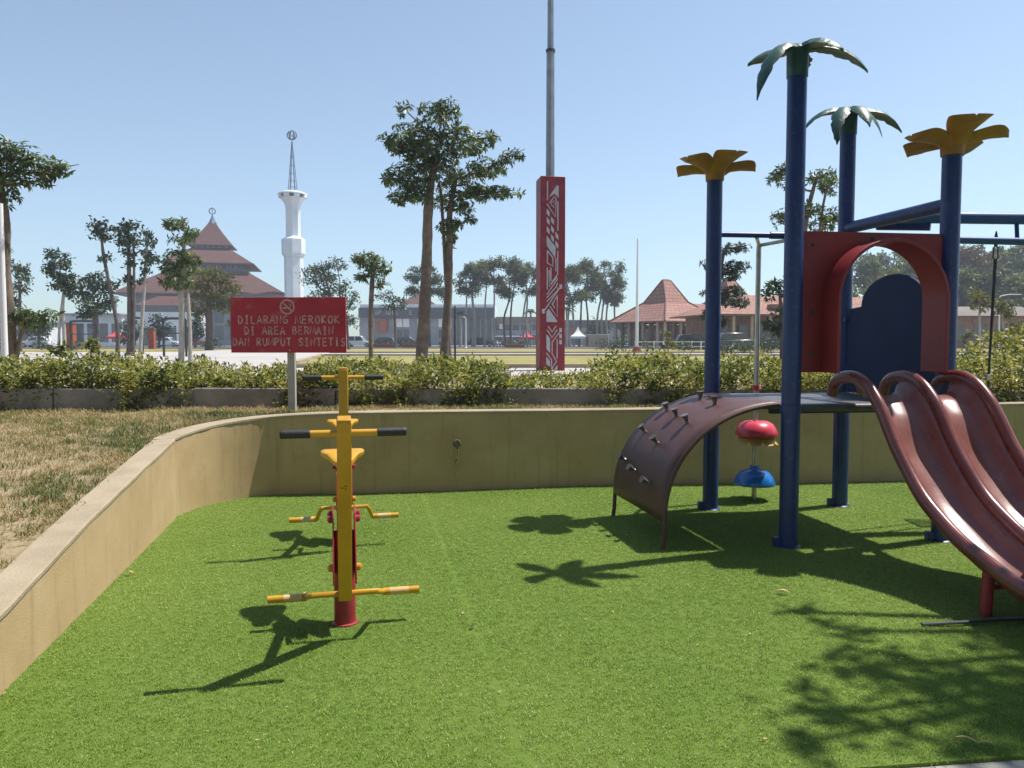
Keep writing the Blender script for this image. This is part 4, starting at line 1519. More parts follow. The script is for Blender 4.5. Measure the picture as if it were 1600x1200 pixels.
GLY = {  # strokes on a 0..1 cell, in a loose hand-lettered style
    'A': [[(0, 0), (0.48, 1), (0.95, 0)], [(0.2, 0.36), (0.78, 0.38)]],
    'B': [[(0.1, 0), (0.1, 1), (0.6, 0.95), (0.75, 0.75), (0.55, 0.55), (0.12, 0.52)], [(0.55, 0.55), (0.88, 0.3), (0.65, 0.04), (0.1, 0)]],
    'D': [[(0.12, 0), (0.1, 1), (0.55, 0.9), (0.9, 0.55), (0.75, 0.18), (0.4, 0.02), (0.12, 0)]],
    'E': [[(0.85, 0.98), (0.12, 1), (0.1, 0), (0.88, 0.02)], [(0.12, 0.5), (0.75, 0.52)]],
    'G': [[(0.85, 0.9), (0.45, 0.98), (0.1, 0.55), (0.2, 0.1), (0.6, 0), (0.9, 0.2), (0.9, 0.45), (0.5, 0.44)]],
    'I': [[(0.1, 1), (0.9, 1)], [(0.5, 1), (0.5, 0)], [(0.1, 0), (0.9, 0)]],
    'J': [[(0.3, 1), (0.95, 1)], [(0.65, 1), (0.62, 0.2), (0.4, 0), (0.1, 0.15)]],
    'K': [[(0.12, 1), (0.12, 0)], [(0.82, 1), (0.14, 0.45), (0.9, 0)]],
    'L': [[(0.12, 1), (0.1, 0.02), (0.85, 0)]],
    'M': [[(0.02, 0), (0.16, 1), (0.5, 0.12), (0.84, 1), (0.98, 0)]],
    'N': [[(0.1, 0), (0.1, 1), (0.88, 0.02), (0.9, 1)]],
    'O': [[(0.5, 1), (0.15, 0.75), (0.1, 0.35), (0.35, 0.02), (0.7, 0.06), (0.93, 0.45), (0.85, 0.82), (0.5, 1)]],
    'P': [[(0.12, 0), (0.1, 1), (0.6, 0.98), (0.85, 0.75), (0.65, 0.5), (0.12, 0.45)]],
    'R': [[(0.1, 0), (0.1, 1), (0.6, 0.96), (0.82, 0.72), (0.55, 0.5), (0.12, 0.45)], [(0.4, 0.47), (0.9, 0)]],
    'S': [[(0.82, 0.88), (0.5, 1), (0.18, 0.8), (0.3, 0.56), (0.7, 0.45), (0.85, 0.2), (0.5, 0), (0.1, 0.1)]],
    'T': [[(0.02, 1), (0.98, 1)], [(0.5, 1), (0.5, 0)]],
    'U': [[(0.1, 1), (0.12, 0.3), (0.4, 0), (0.75, 0.1), (0.88, 0.4), (0.9, 1)]],
    'Y': [[(0.05, 1), (0.48, 0.5), (0.95, 1)], [(0.48, 0.5), (0.45, 0)]],
    'H': [[(0.1, 1), (0.1, 0)], [(0.9, 1), (0.9, 0)], [(0.1, 0.5), (0.9, 0.5)]],
}


def lettering(m_, text, x0, x1, z0, h, y, r, axis=(1, 0, 0), org=(0, 0, 0), flat=0.35, jit=0.0, seed=1, nrm=(0, -1, 0)):
    g = random.Random(seed)
    n = len(text)
    adv = (x1 - x0) / n
    ax = Vector(axis)
    for i, ch in enumerate(text):
        if ch not in GLY:
            continue
        wch = adv * (0.5 if ch == 'I' else 0.95 if ch == 'M' else 0.78)
        ox = x0 + adv * i + (adv - wch) / 2
        jz = g.uniform(-jit, jit)
        for st in GLY[ch]:
            pts_ = []
            for (a, b) in st:
                pts_.append(Vector(org) + ax * (ox + a * wch) + Vector((0, 0, z0 + jz + b * h)) + Vector(nrm) * y)
            m_.tube(pts_, r, 6, flat=flat, upv=nrm)


yb = 0.0495
for (txt, xa, xb, zz) in (('DILARANG MEROKOK', 371, 536, 505.5), ('DI AREA BERMAIN', 381, 526, 522.5), ('DAN RUMPUT SINTETIS', 362, 545, 540)):
    m_ = MB()
    ua = (xa - 452.5) / 185 * BW + BX
    ub = (xb - 452.5) / 185 * BW + BX
    z_ = BZ + (508 - zz) * 8.05 / FPX
    lettering(m_, txt, ua, ub, z_, 0.080, yb, 0.0080, jit=0.003, seed=len(txt), flat=0.3)
    lt = m_.build('lettering', 'sign_letter', board)
    tag(lt, kind='stuff')
m_ = MB()
cx_ = BX - 0.005
cz_ = BZ + (508 - 480) * 8.05 / FPX
ring = [Vector((cx_ + 0.072 * math.cos(2 * math.pi * k / 24), -yb, cz_ + 0.072 * math.sin(2 * math.pi * k / 24))) for k in range(25)]
m_.tube(ring, 0.0095, 6, cap=False, flat=0.3, upv=(0, -1, 0))
sy = m_.build('prohibition_ring', 'sign_letter', board)
m_ = MB()
m_.tube([(cx_ - 0.052, -yb - 0.001, cz_ + 0.048), (cx_ + 0.052, -yb - 0.001, cz_ - 0.048)], 0.009, 6, flat=0.3, upv=(0, -1, 0))
m_.build('prohibition_bar', 'sign_letter', board)
m_ = MB()
m_.tube([(cx_ - 0.045, -yb, cz_ - 0.012), (cx_ + 0.03, -yb, cz_ - 0.012)], 0.008, 6, flat=0.3, upv=(0, -1, 0))
m_.build('cigarette', 'sign_letter', board)
m_ = MB()
m_.tube([(cx_ + 0.032, -yb, cz_ + 0.0), (cx_ + 0.042, -yb, cz_ + 0.015), (cx_ + 0.025, -yb, cz_ + 0.028), (cx_ + 0.03, -yb, cz_ + 0.042)], 0.005, 6, flat=0.3, upv=(0, -1, 0))
m_.build('smoke', 'sign_letter', board)

# ================================================================== small things lying on the turf
def fallen(px, py, L, W, az, label, mat='dead_leaf', curl=0.012):
    c = gnd(px, py, 0.03)
    d = Vector((math.cos(az), math.sin(az), 0))
    s = Vector((-d.y, d.x, 0))
    rows = []
    for i in range(7):
        t = i / 6
        w = W * math.sin(math.pi * (0.06 + 0.88 * t))
        z = curl * math.sin(t * 3.1)
        o = d * (L * (t - 0.5)) + Vector((0, 0, z))
        rows.append([o - s * w + Vector((0, 0, 0.4 * w)), o, o + s * w + Vector((0, 0, 0.4 * w))])
    m_ = MB()
    m_.grid(rows)
    ob = m_.build('fallen_leaf', mat, smooth=60, solid=0.001)
    ob.location = c
    tag(ob, label, 'leaf', 'leaves fallen on the turf')


fallen(1223, 925, 0.075, 0.010, R(-20), 'tan fallen leaf on the turf below the climbing ramp shadow')
fallen(1510, 1157, 0.08, 0.007, R(-35), 'pale curled leaf near the pavement corner, left of a pair')
fallen(1540, 1163, 0.06, 0.005, R(-10), 'pale curled leaf near the pavement corner, right of a pair')
fallen(740, 978, 0.04, 0.008, R(60), 'tiny dark leaf on the turf right of the yellow rider', 'dark_bark')
fallen(1422, 1132, 0.03, 0.008, R(40), 'tiny dark leaf on the turf near the bottom right', 'dark_bark')
fallen(203, 896, 0.05, 0.010, R(10), 'small brown leaf on the turf at the foot of the left wall')
m_ = MB()
lr = random.Random(77)
for k in range(170):
    x_, y_ = lr.uniform(-2.2, 5.0), lr.uniform(2.75, 7.4)
    if not in_poly(np.array([x_]), np.array([y_]), poly)[0]:
        continue
    sz = lr.uniform(0.003, 0.008)
    az_ = lr.uniform(0, 6.28)
    d_ = Vector((math.cos(az_), math.sin(az_), lr.uniform(-0.2, 0.3)))
    s_ = Vector((-math.sin(az_), math.cos(az_), lr.uniform(-0.3, 0.3)))
    c_ = Vector((x_, y_, 0.026))
    m_.add([c_ - d_ * sz * 1.6, c_ + s_ * sz * 0.6, c_ + d_ * sz * 1.6, c_ - s_ * sz * 0.6], [(0, 1, 2, 3)])
lit = m_.build('turf_litter', 'dead_leaf', smooth=0)
tag(lit, 'tiny dry leaf crumbs strewn over the green turf', 'litter', kind='stuff')
strip_a = gnd(1440, 979, 0.012)
strip_b = gnd(1556, 974, 0.012)
m_ = MB()
mid_s = (strip_a + strip_b) / 2 + Vector((0, -0.02, 0.022))
m_.tube([strip_a + Vector((0, 0, 0.012)), mid_s, strip_b + Vector((0, 0, 0.02)), strip_b + Vector((0.35, 0.03, 0.02))], 0.013, 8, flat=0.7)
o = m_.build('ground_strip', 'iron')
tag(o, 'thin dark metal strip lying on the turf at the foot of the slide leg', 'metal strip')


# ================================================================== trees
def whorls(g, C, outd, Lm, k=8):
    """Rosettes of long drooping leaves at points C, opening along outd."""
    n = len(C)
    A = unit(outd + np.array([0, 0, 0.35]) + g.normal(size=(n, 3)) * 0.3)
    ref = unit(g.normal(size=(n, 3)))
    E1 = unit(np.cross(A, ref))
    E2 = np.cross(A, E1)
    P, D, Nn, L, W = [], [], [], [], []
    for j in range(k):
        ph = 2 * math.pi * (j + g.uniform(-0.25, 0.25, n)) / k
        rad = E1 * np.cos(ph)[:, None] + E2 * np.sin(ph)[:, None]
        d = unit(rad + A * g.uniform(-0.15, 0.45, n)[:, None] + np.array([0, 0, -1.0]) * g.uniform(0.15, 0.75, n)[:, None])
        P.append(C + rad * 0.01)
        D.append(d)
        Nn.append(unit(A + np.array([0, 0, 0.6]) + g.normal(size=(n, 3)) * 0.25))
        l = Lm * g.uniform(0.65, 1.15, n)
        L.append(l)
        W.append(l * g.uniform(0.26, 0.36, n))
    return leaves(np.concatenate(P), np.concatenate(D), np.concatenate(Nn), np.concatenate(L), np.concatenate(W))


def scatter_leaves(g, C, n, spread, Lm, wr=0.5):
    idx = g.integers(0, len(C), n)
    P = C[idx] + g.normal(size=(n, 3)) * spread
    D = unit(g.normal(size=(n, 3)) + np.array([0, 0, -0.25]))
    Nn = unit(g.normal(size=(n, 3)) * 0.8 + np.array([0, 0, 1.0]))
    l = Lm * g.uniform(0.6, 1.3, n)
    return leaves(P, D, Nn, l, l * wr * g.uniform(0.7, 1.3, n))


def tree(name, label, D, stems, blobs, style='leaf', leaf=0.2, mat='mid_leaf', bark='bark', dens=1.0, group=None, seed=0, depth=0.8, base_z=None, cat='tree',
         clump=None, wr=0.5, nbr=3):
    """stems: list of [(px, py, width_px), ...] from foot to top at distance D; blobs: crown masses (px, py, rx, ry) at that distance."""
    g = np.random.default_rng(seed + 500)
    sc = D / FPX
    bz = GZ if base_z is None else base_z
    foot = at(stems[0][0][0], 540, D)
    root_loc = (foot.x, D, bz)
    root = thing(name, label, cat, root_loc, group)
    tops = []
    m_ = MB()
    for si, st in enumerate(stems):
        pts, rs = [], []
        dy = 0.0 if si == 0 else g.normal() * 0.25 * sc * 20
        for i, (px, py, w) in enumerate(st):
            q = at(px, py, D)
            if i == 0:
                q.z = bz - 0.1
            q.y += dy * i / max(1, len(st) - 1)
            pts.append(q)
            rs.append(max(w * sc / 2, 0.004))
        if len(pts) > 2:
            sp_ = spline([tuple(p) for p in pts], 5)
            rr_ = list(np.interp(np.linspace(0, len(pts) - 1, len(sp_)), range(len(pts)), rs))
        else:
            sp_, rr_ = pts, rs
        rr_ = [r * (1 + 0.06 * math.sin(i * 2.1 + seed)) for i, r in enumerate(rr_)]
        rr_[0] *= 1.25
        m_.tube(sp_, rr_, 10)
        tops.append((sp_, rr_))
    V = []
    twigs = []
    for bi, (px, py, rx, ry) in enumerate(blobs):
        c = at(px, py, D)
        RX, RZ = rx * sc, ry * sc
        RD = RX * depth
        c.y += g.uniform(-0.35, 0.35) * RX
        # limb from the nearest stem
        sp_, rr_ = min(tops, key=lambda t: min((p - c).length for p in t[0]))
        cand = [i for i, p in enumerate(sp_) if p.z < c.z + 0.1 * RZ] or [0]
        j = min(cand, key=lambda i: (sp_[i] - c).length + 0.35 * max(0, (len(sp_) - 1 - i)) * RZ)
        a = sp_[j]
        r0 = min(rr_[j] * 0.6, 0.06 * RX + 0.02)
        midp = a.lerp(c, 0.5) + Vector((g.normal() * 0.08 * RX, g.normal() * 0.08 * RX, -0.12 * (c - a).length * 0.4))
        m_.tube([a, midp, c, c + (c - midp) * 0.5], [r0, r0 * 0.7, r0 * 0.45, r0 * 0.2], 6)
        if style == 'whorl':
            n = int(max(6, 9.0 * dens * (RX * RZ + RX * RD + RZ * RD) / (leaf * leaf) * 0.30))
            d = rand_dirs(n)
            rad = g.uniform(0.25, 1.0, n) ** 0.5
            jitter = 1 + 0.18 * np.sin(d[:, 0] * 5 + bi) * np.sin(d[:, 2] * 6 + seed)
            C = np.array(c) + d * rad[:, None] * jitter[:, None] * np.array([RX, RD, RZ])
            V.append(whorls(g, C, d, leaf, 8))
            for q in C[:: max(1, n // 9)]:
                twigs.append((c, Vector(q)))
        else:
            nc = clump or int(7 + 5 * dens)
            d = rand_dirs(nc)
            rad = g.uniform(0.35, 1.0, nc)
            C = np.array(c) + d * rad[:, None] * np.array([RX, RD, RZ])
            n = int(26 * dens * (RX * RZ + RX * RD + RZ * RD) / (leaf * leaf) * 0.32)
            spread = np.array([RX, RD, RZ]) * 0.21
            V.append(scatter_leaves(g, C, max(n, 30), spread, leaf, wr))
            for q in C[::nbr]:
                twigs.append((c, Vector(q)))
    for (c, q) in twigs:
        r = max(0.006, 0.004 * D * 0.12)
        mid_ = c.lerp(q, 0.55) + Vector((g.normal(), g.normal(), g.normal())) * (q - c).length * 0.06
        m_.tube([c, mid_, q], [r, r * 0.7, r * 0.35], 4, cap=False)
    m_.build('trunk', bark, root, off=root_loc, smooth=50, recalc=False)
    if V:
        V = np.concatenate(V)
        arrays_mesh('crown', V, quads_for(len(V)), mat, root, root_loc)
    return root


# twin trees left of the red pillar
tree('broadleaf_tree', 'tall tree left of the red pillar, left and thicker trunk of the pair', 19.5,
     [[(657, 578, 21), (662, 500, 18), (667, 400, 16), (669, 330, 15), (676, 270, 10), (690, 215, 6)]],
     [(640, 215, 38, 26), (612, 222, 24, 16), (690, 190, 38, 28), (668, 232, 42, 30), (732, 220, 40, 22), (640, 275, 36, 28), (614, 280, 20, 16), (690, 262, 34, 28),
      (632, 172, 14, 9), (700, 168, 24, 13), (765, 214, 14, 10), (655, 302, 34, 16), (622, 306, 22, 10)],
     'whorl', 0.175, 'whorl_leaf', 'bark', 1.0, 'large leaved trees between hedge and lawn', 1)
tree('broadleaf_tree', 'tall tree left of the red pillar, right and slimmer trunk of the pair', 20.2,
     [[(693, 578, 17), (697, 520, 14), (701, 440, 12), (702, 380, 11), (703, 330, 9), (712, 280, 7)],
      [(703, 350, 6), (690, 315, 5), (683, 290, 4)]],
     [(722, 290, 32, 22), (762, 262, 36, 14), (798, 245, 20, 10), (785, 299, 30, 9), (748, 300, 26, 11), (704, 352, 24, 11), (735, 345, 12, 8), (702, 372, 15, 12), (722, 322, 22, 14), (690, 315, 20, 14)],
     'whorl', 0.17, 'whorl_leaf', 'bark', 1.05, 'large leaved trees between hedge and lawn', 2)
# left edge
tree('broadleaf_tree', 'large leaved tree cut by the left edge of the view', 15.0,
     [[(14, 570, 24), (13, 500, 21), (8, 420, 15), (9, 350, 13), (2, 300, 10), (-8, 250, 6)], [(12, 520, 9), (40, 500, 5), (62, 492, 3)]],
     [(38, 248, 34, 22), (4, 235, 30, 22), (80, 262, 26, 13), (100, 262, 16, 8), (-15, 265, 30, 30), (25, 285, 26, 15), (60, 282, 18, 12), (10, 312, 18, 14), (-30, 230, 36, 32),
      (22, 490, 24, 16), (50, 497, 22, 14), (72, 490, 14, 10), (8, 505, 16, 14), (4, 385, 8, 8)],
     'whorl', 0.17, 'whorl_leaf', 'bark', 1.0, 'large leaved trees between hedge and lawn', 3)
# slim tree right of the sign
tree('broadleaf_tree', 'slim small crowned tree rising just right of the red sign', 27,
     [[(580, 572, 7), (579, 500, 7), (581, 450, 8), (583, 420, 6)]],
     [(580, 410, 22, 11), (560, 402, 14, 6), (600, 418, 13, 9), (583, 432, 18, 10), (598, 445, 10, 7), (566, 430, 10, 8), (580, 398, 14, 5)],
     'whorl', 0.21, 'whorl_leaf', 'bark', 1.1, 'large leaved trees between hedge and lawn', 4)
# left group by the plaza
tree('broadleaf_tree', 'two stemmed tree with drooping tiers left of the red sign', 26,
     [[(283, 572, 9), (284, 500, 9), (283, 450, 9), (286, 400, 6), (290, 360, 4)], [(297, 572, 6), (296, 520, 6), (292, 470, 6), (288, 430, 4)]],
     [(276, 348, 20, 9), (300, 362, 13, 9), (262, 345, 9, 6), (288, 375, 18, 8), (280, 398, 22, 10), (268, 415, 20, 13), (292, 420, 24, 14), (280, 440, 24, 14), (305, 405, 14, 8), (262, 438, 12, 10)],
     'whorl', 0.22, 'whorl_leaf', 'pale_bark', 1.0, 'trees on the plaza', 5)
tree('plaza_tree', 'leaning thin tree with dark tufts, leftmost of the tall trio', 44,
     [[(184, 558, 7), (183, 510, 6), (172, 450, 5), (162, 400, 5), (158, 365, 3)]],
     [(157, 352, 16, 11), (160, 370, 15, 9), (150, 362, 10, 8), (164, 403, 12, 7), (180, 442, 8, 6), (172, 358, 8, 6)],
     'leaf', 0.24, 'dark_leaf', 'dark_bark', 1.4, 'trees on the plaza', 6)
tree('plaza_tree', 'tall straight tree with dark tufts, middle of the tall trio', 42,
     [[(202, 560, 9), (203, 500, 8), (202, 440, 7), (201, 400, 5), (200, 360, 3)], [(206, 500, 5), (210, 420, 4), (208, 370, 3)]],
     [(197, 362, 20, 11), (208, 352, 14, 8), (190, 378, 14, 9), (210, 378, 18, 12), (200, 396, 14, 9), (204, 413, 10, 8), (196, 436, 9, 5), (208, 440, 8, 6)],
     'leaf', 0.24, 'dark_leaf', 'dark_bark', 1.4, 'trees on the plaza', 7)
tree('plaza_tree', 'slender tree with stacked dark tufts, rightmost of the tall trio', 46,
     [[(219, 558, 6), (222, 500, 5), (226, 440, 5), (229, 390, 4), (230, 365, 2)]],
     [(228, 366, 14, 10), (235, 380, 11, 8), (232, 402, 16, 10), (224, 395, 10, 8), (228, 425, 10, 8), (240, 405, 9, 8), (222, 440, 8, 6)],
     'leaf', 0.24, 'dark_leaf', 'pale_bark', 1.4, 'trees on the plaza', 8)
tree('plaza_tree', 'round crowned dark tree with forked pale stems on the far left', 50,
     [[(100, 556, 5), (100, 520, 5), (98, 480, 5), (100, 450, 4)], [(92, 556, 4), (93, 510, 4), (98, 470, 4)]],
     [(88, 410, 22, 13), (78, 425, 16, 12), (102, 430, 20, 14), (92, 445, 22, 12), (112, 445, 12, 12), (86, 398, 18, 8), (108, 458, 10, 10)],
     'leaf', 0.27, 'dark_leaf', 'pale_bark', 1.4, 'trees on the plaza', 9)
tree('plaza_tree', 'small soft crowned tree at the far left beyond the white pole', 62,
     [[(32, 556, 5), (31, 500, 5), (31, 450, 4)]], [(28, 420, 16, 14), (36, 432, 16, 14), (30, 448, 18, 12), (22, 470, 14, 10)],
     'leaf', 0.3, 'mid_leaf', 'dark_bark', 1.2, 'trees on the plaza', 10)
tree('plaza_tree', 'broad low dark tree between the round tree and the tall trio', 60,
     [[(150, 556, 10), (150, 520, 9), (148, 480, 8)]], [(140, 440, 26, 13), (160, 448, 22, 14), (132, 460, 22, 14), (152, 475, 26, 14), (140, 490, 22, 12), (170, 468, 14, 16)],
     'leaf', 0.31, 'dark_leaf', 'dark_bark', 1.4, 'trees on the plaza', 11)
tree('plaza_tree', 'yellow green spreading tree in front of the mosque roof', 72,
     [[(327, 552, 12), (327, 510, 11), (326, 470, 8)]], [(330, 432, 30, 12), (352, 436, 20, 10), (312, 445, 24, 14), (338, 455, 36, 14), (360, 452, 18, 12), (322, 470, 34, 12), (350, 478, 24, 12), (310, 488, 18, 10), (366, 470, 12, 10)],
     'leaf', 0.29, 'yellow_leaf', 'dark_bark', 1.2, 'trees on the plaza', 12)
tree('plaza_tree', 'grey green bushy tree behind the top right corner of the sign', 78,
     [[(520, 546, 7), (520, 500, 6), (515, 460, 5)], [(545, 546, 4), (540, 490, 4), (530, 460, 3)]],
     [(505, 418, 24, 14), (525, 412, 18, 12), (490, 435, 22, 16), (520, 442, 28, 16), (540, 452, 18, 16), (505, 460, 26, 14), (550, 470, 14, 12), (530, 478, 22, 12), (548, 500, 14, 14)],
     'leaf', 0.28, 'mid_leaf', 'dark_bark', 0.9, 'trees on the plaza', 13)
tree('plaza_tree', 'sparse dark topped tree right of the slim tree by the sign', 90,
     [[(618, 545, 4), (617, 500, 4), (614, 470, 3)]], [(605, 462, 18, 10), (625, 468, 14, 9), (612, 478, 18, 8), (632, 478, 8, 7)],
     'leaf', 0.3, 'dark_leaf', 'dark_bark', 0.8, 'trees on the plaza', 14)
for (cx, cy, w_, D_, mt_, lab_) in [(248, 508, 20, 95, 'dark_leaf', 'low dark tree hiding the mosque wall right of the tall trio'), (206, 515, 22, 100, 'mid_leaf', 'low green tree behind the tall trio trunks'),
                                   (305, 512, 18, 92, 'dark_leaf', 'low dark tree behind the two stemmed tree before the mosque'), (60, 505, 24, 85, 'mid_leaf', 'low green tree between the left edge tree and the forked tree'),
                                   (385, 510, 30, 88, 'mid_leaf', 'low green tree half hidden by the red sign')]:
    tree('low_tree', lab_, D_, [[(cx, 545, 4), (cx + 1, 525, 4), (cx, cy, 3)]],
         [(cx - w_ * 0.5, cy, w_ * 0.5, 11), (cx + w_ * 0.5, cy + 3, w_ * 0.5, 11), (cx, cy - 9, w_ * 0.6, 10), (cx - w_ * 0.2, cy + 14, w_ * 0.7, 9), (cx + w_ * 0.3, cy + 10, w_ * 0.5, 9)],
         'leaf', 0.34, mt_, 'dark_bark', 1.3, 'low trees before the mosque', 600 + cx)
# feathery row along the road
ROW = [(665, 428, 26, 14, [660, 672]), (735, 432, 22, 15, [728, 738, 742]), (768, 424, 24, 17, [757, 773]), (802, 426, 22, 17, [790, 798]), (828, 430, 18, 16, [818, 824]),
       (893, 438, 22, 18, [889, 897]), (918, 428, 22, 18, [905, 916]), (948, 432, 24, 18, [934, 941, 950]), (968, 445, 14, 13, [960])]
names_row = ['behind the twin trunks, left', 'over the dark fascia', 'with two thin stems over the fascia end', 'left of the red tent', 'just left of the red pillar',
             'just right of the red pillar', 'above the white tent', 'with three stems left of the flagpole', 'smallest, nearest to the flagpole']
for i, (cx, cy, rx, ry, st) in enumerate(ROW):
    g = random.Random(40 + i)
    stems = [[(sx, 541, 3.6), (sx + g.uniform(-3, 3), 500, 3.0), (sx + (cx - sx) * 0.4 + g.uniform(-3, 3), 465, 2.4), (cx + g.uniform(-10, 10), cy, 1.4)] for sx in st]
    bl = []
    for k in range(12):
        bl.append((cx + g.uniform(-0.95, 0.95) * rx, cy + 6 + g.uniform(-1.2, 1.9) * ry, rx * g.uniform(0.4, 0.62), ry * g.uniform(0.4, 0.68)))
    bl.append((cx, cy - ry * 0.9, rx * 0.45, ry * 0.5))
    tree('roadside_tree', 'thin stemmed feathery roadside tree ' + names_row[i], 118 + i * 2, stems, bl, 'leaf', 0.36, 'feather_leaf' if i else 'mid_leaf', 'pale_bark' if i % 3 else 'dark_bark',
         1.7, 'feathery trees along the far road', 60 + i)
# low far greenery behind the tents
for i, (cx, cy, rx, ry, lab) in enumerate([(985, 505, 26, 16, 'low dark tree behind the white tent left of the flagpole'), (935, 508, 22, 14, 'low dark tree behind the roadside stems above the white tent')]):
    tree('low_tree', lab, 150, [[(cx, 541, 4), (cx, 520, 3)]], [(cx - rx * 0.4, cy, rx * 0.6, ry * 0.8), (cx + rx * 0.4, cy + 3, rx * 0.6, ry * 0.8), (cx, cy + 10, rx * 0.8, ry * 0.7)], 'leaf', 0.6, 'dark_leaf', 'dark_bark', 1.4,
         None, 80 + i)
# behind the play tower
tree('broadleaf_tree', 'airy tree seen either side of the tall front palm post', 21,
     [[(1243, 580, 14), (1246, 480, 12), (1250, 400, 11), (1262, 330, 8), (1275, 280, 5)], [(1262, 345, 6), (1285, 320, 4), (1300, 300, 3)]],
     [(1225, 268, 22, 12), (1210, 280, 14, 8), (1285, 275, 22, 13), (1300, 290, 18, 10), (1240, 292, 18, 10), (1228, 335, 22, 10), (1262, 328, 24, 12), (1298, 332, 20, 13), (1285, 350, 24, 10), (1222, 350, 12, 8)],
     'whorl', 0.175, 'whorl_leaf', 'bark', 0.95, 'trees behind the play tower', 90)
tree('broadleaf_tree', 'tiered tree half hidden by the left flower post', 30,
     [[(1118, 572, 9), (1120, 500, 8), (1124, 440, 7), (1130, 400, 5), (1140, 380, 3)]],
     [(1150, 386, 20, 7), (1128, 392, 14, 6), (1112, 412, 18, 8), (1150, 415, 24, 9), (1138, 428, 26, 8), (1110, 455, 16, 9), (1145, 455, 22, 10), (1130, 470, 26, 10), (1158, 472, 14, 8), (1104, 490, 12, 8), (1120, 503, 16, 8)],
     'whorl', 0.20, 'dark_leaf', 'dark_bark', 1.2, 'trees behind the play tower', 91)
tree('broadleaf_tree', 'drooping tree between the steel pole and the tall palm post', 24,
     [[(1222, 574, 8), (1222, 520, 7), (1220, 480, 6), (1218, 455, 4)]],
     [(1200, 447, 14, 8), (1222, 442, 16, 8), (1212, 460, 18, 9), (1235, 462, 12, 12), (1225, 485, 18, 12), (1205, 505, 16, 9), (1222, 515, 20, 10), (1245, 500, 14, 12)],
     'whorl', 0.22, 'dark_leaf', 'dark_bark', 1.1, 'trees behind the play tower', 92)
tree('sapling', 'bright yellow green sapling on the lawn edge right of the flagpole', 40,
     [[(1044, 552, 2), (1044, 535, 2), (1042, 522, 1)]], [(1040, 521, 6, 6), (1046, 534, 10, 6), (1038, 541, 8, 4), (1052, 541, 8, 4)], 'leaf', 0.20, 'yellow_leaf', 'pale_bark', 1.3, None, 93)
# wooded rise on the right: separate crowns one behind the other
WOOD = [(1350, 425, 34, 24, 135, 'wood_leaf', 'left end of the wood behind the blue tie beam'), (1395, 412, 34, 26, 150, 'mid_leaf', 'dark crown seen through the top of the red arch'),
        (1440, 405, 40, 26, 140, 'wood_leaf', 'green crown behind the right side of the red arch'), (1380, 445, 30, 26, 112, 'yellow_leaf', 'yellow green crown seen through the red arch'),
        (1430, 455, 34, 28, 118, 'rust_leaf', 'brownish crown behind the blue panel crest'), (1500, 405, 34, 22, 150, 'wood_leaf', 'crown behind the right flower post'),
        (1535, 400, 34, 22, 132, 'rust_leaf', 'rusty brown crown above the swing bar'), (1580, 402, 36, 26, 140, 'wood_leaf', 'tall crown at the right edge under the swing bar'),
        (1540, 440, 38, 28, 112, 'mid_leaf', 'dark crown left of the swing rod'), (1590, 445, 36, 30, 108, 'wood_leaf', 'wide green crown right of the swing rod'),
        (1500, 455, 30, 30, 104, 'wood_leaf', 'crown low beside the right blue post'), (1640, 420, 44, 36, 120, 'mid_leaf', 'crown just outside the right edge'),
        (1345, 470, 28, 24, 105, 'wood_leaf', 'low crown left of the blue panel'), (1595, 490, 34, 26, 95, 'mid_leaf', 'low dark crown at the right edge'),
        (1560, 400, 20, 16, 150, 'mid_leaf', 'small dark crown between the rusty and the tall one'),
        (1365, 415, 30, 22, 160, 'mid_leaf', 'far dark crown at the left of the arch opening'), (1415, 430, 36, 26, 128, 'wood_leaf', 'middle green crown framed by the red arch'),
        (1465, 425, 34, 30, 125, 'mid_leaf', 'dark crown behind the right arch leg'), (1520, 425, 36, 26, 145, 'mid_leaf', 'far dark crown right of the flower post'),
        (1610, 408, 40, 28, 160, 'wood_leaf', 'far green crown at the right edge under the swing beam'), (1560, 470, 40, 30, 120, 'wood_leaf', 'green crown in the middle behind the swing rod'),
        (1510, 495, 36, 24, 110, 'mid_leaf', 'low dark crown at the foot of the right post'), (1620, 465, 36, 34, 100, 'wood_leaf', 'near green crown at the right edge')]
for i, (cx, cy, rx, ry, D, mt, lab) in enumerate(WOOD):
    g = random.Random(70 + i)
    bl = []
    for k in range(15):
        a = g.uniform(0, 6.28)
        r = math.sqrt(g.uniform(0, 1))
        bl.append((cx + r * math.cos(a) * rx * 0.95, cy + 8 + r * math.sin(a) * ry * 1.05, rx * g.uniform(0.30, 0.5), ry * g.uniform(0.32, 0.5)))
    for k in range(4):
        bl.append((cx + g.uniform(-0.9, 0.9) * rx, g.uniform(480, 530), rx * 0.45, 14))
    tree('woodland_tree', 'woodland tree, ' + lab, D, [[(cx + 3, 545, 7), (cx + g.uniform(-4, 4), 500, 6), (cx, cy, 3)], [(cx + 6, 500, 3), (cx + rx * 0.4, cy + 5, 2)]], bl, 'leaf', 0.60, mt,
         'pale_bark' if i % 2 else 'dark_bark', 1.7, 'trees of the wooded rise on the right', 120 + i)
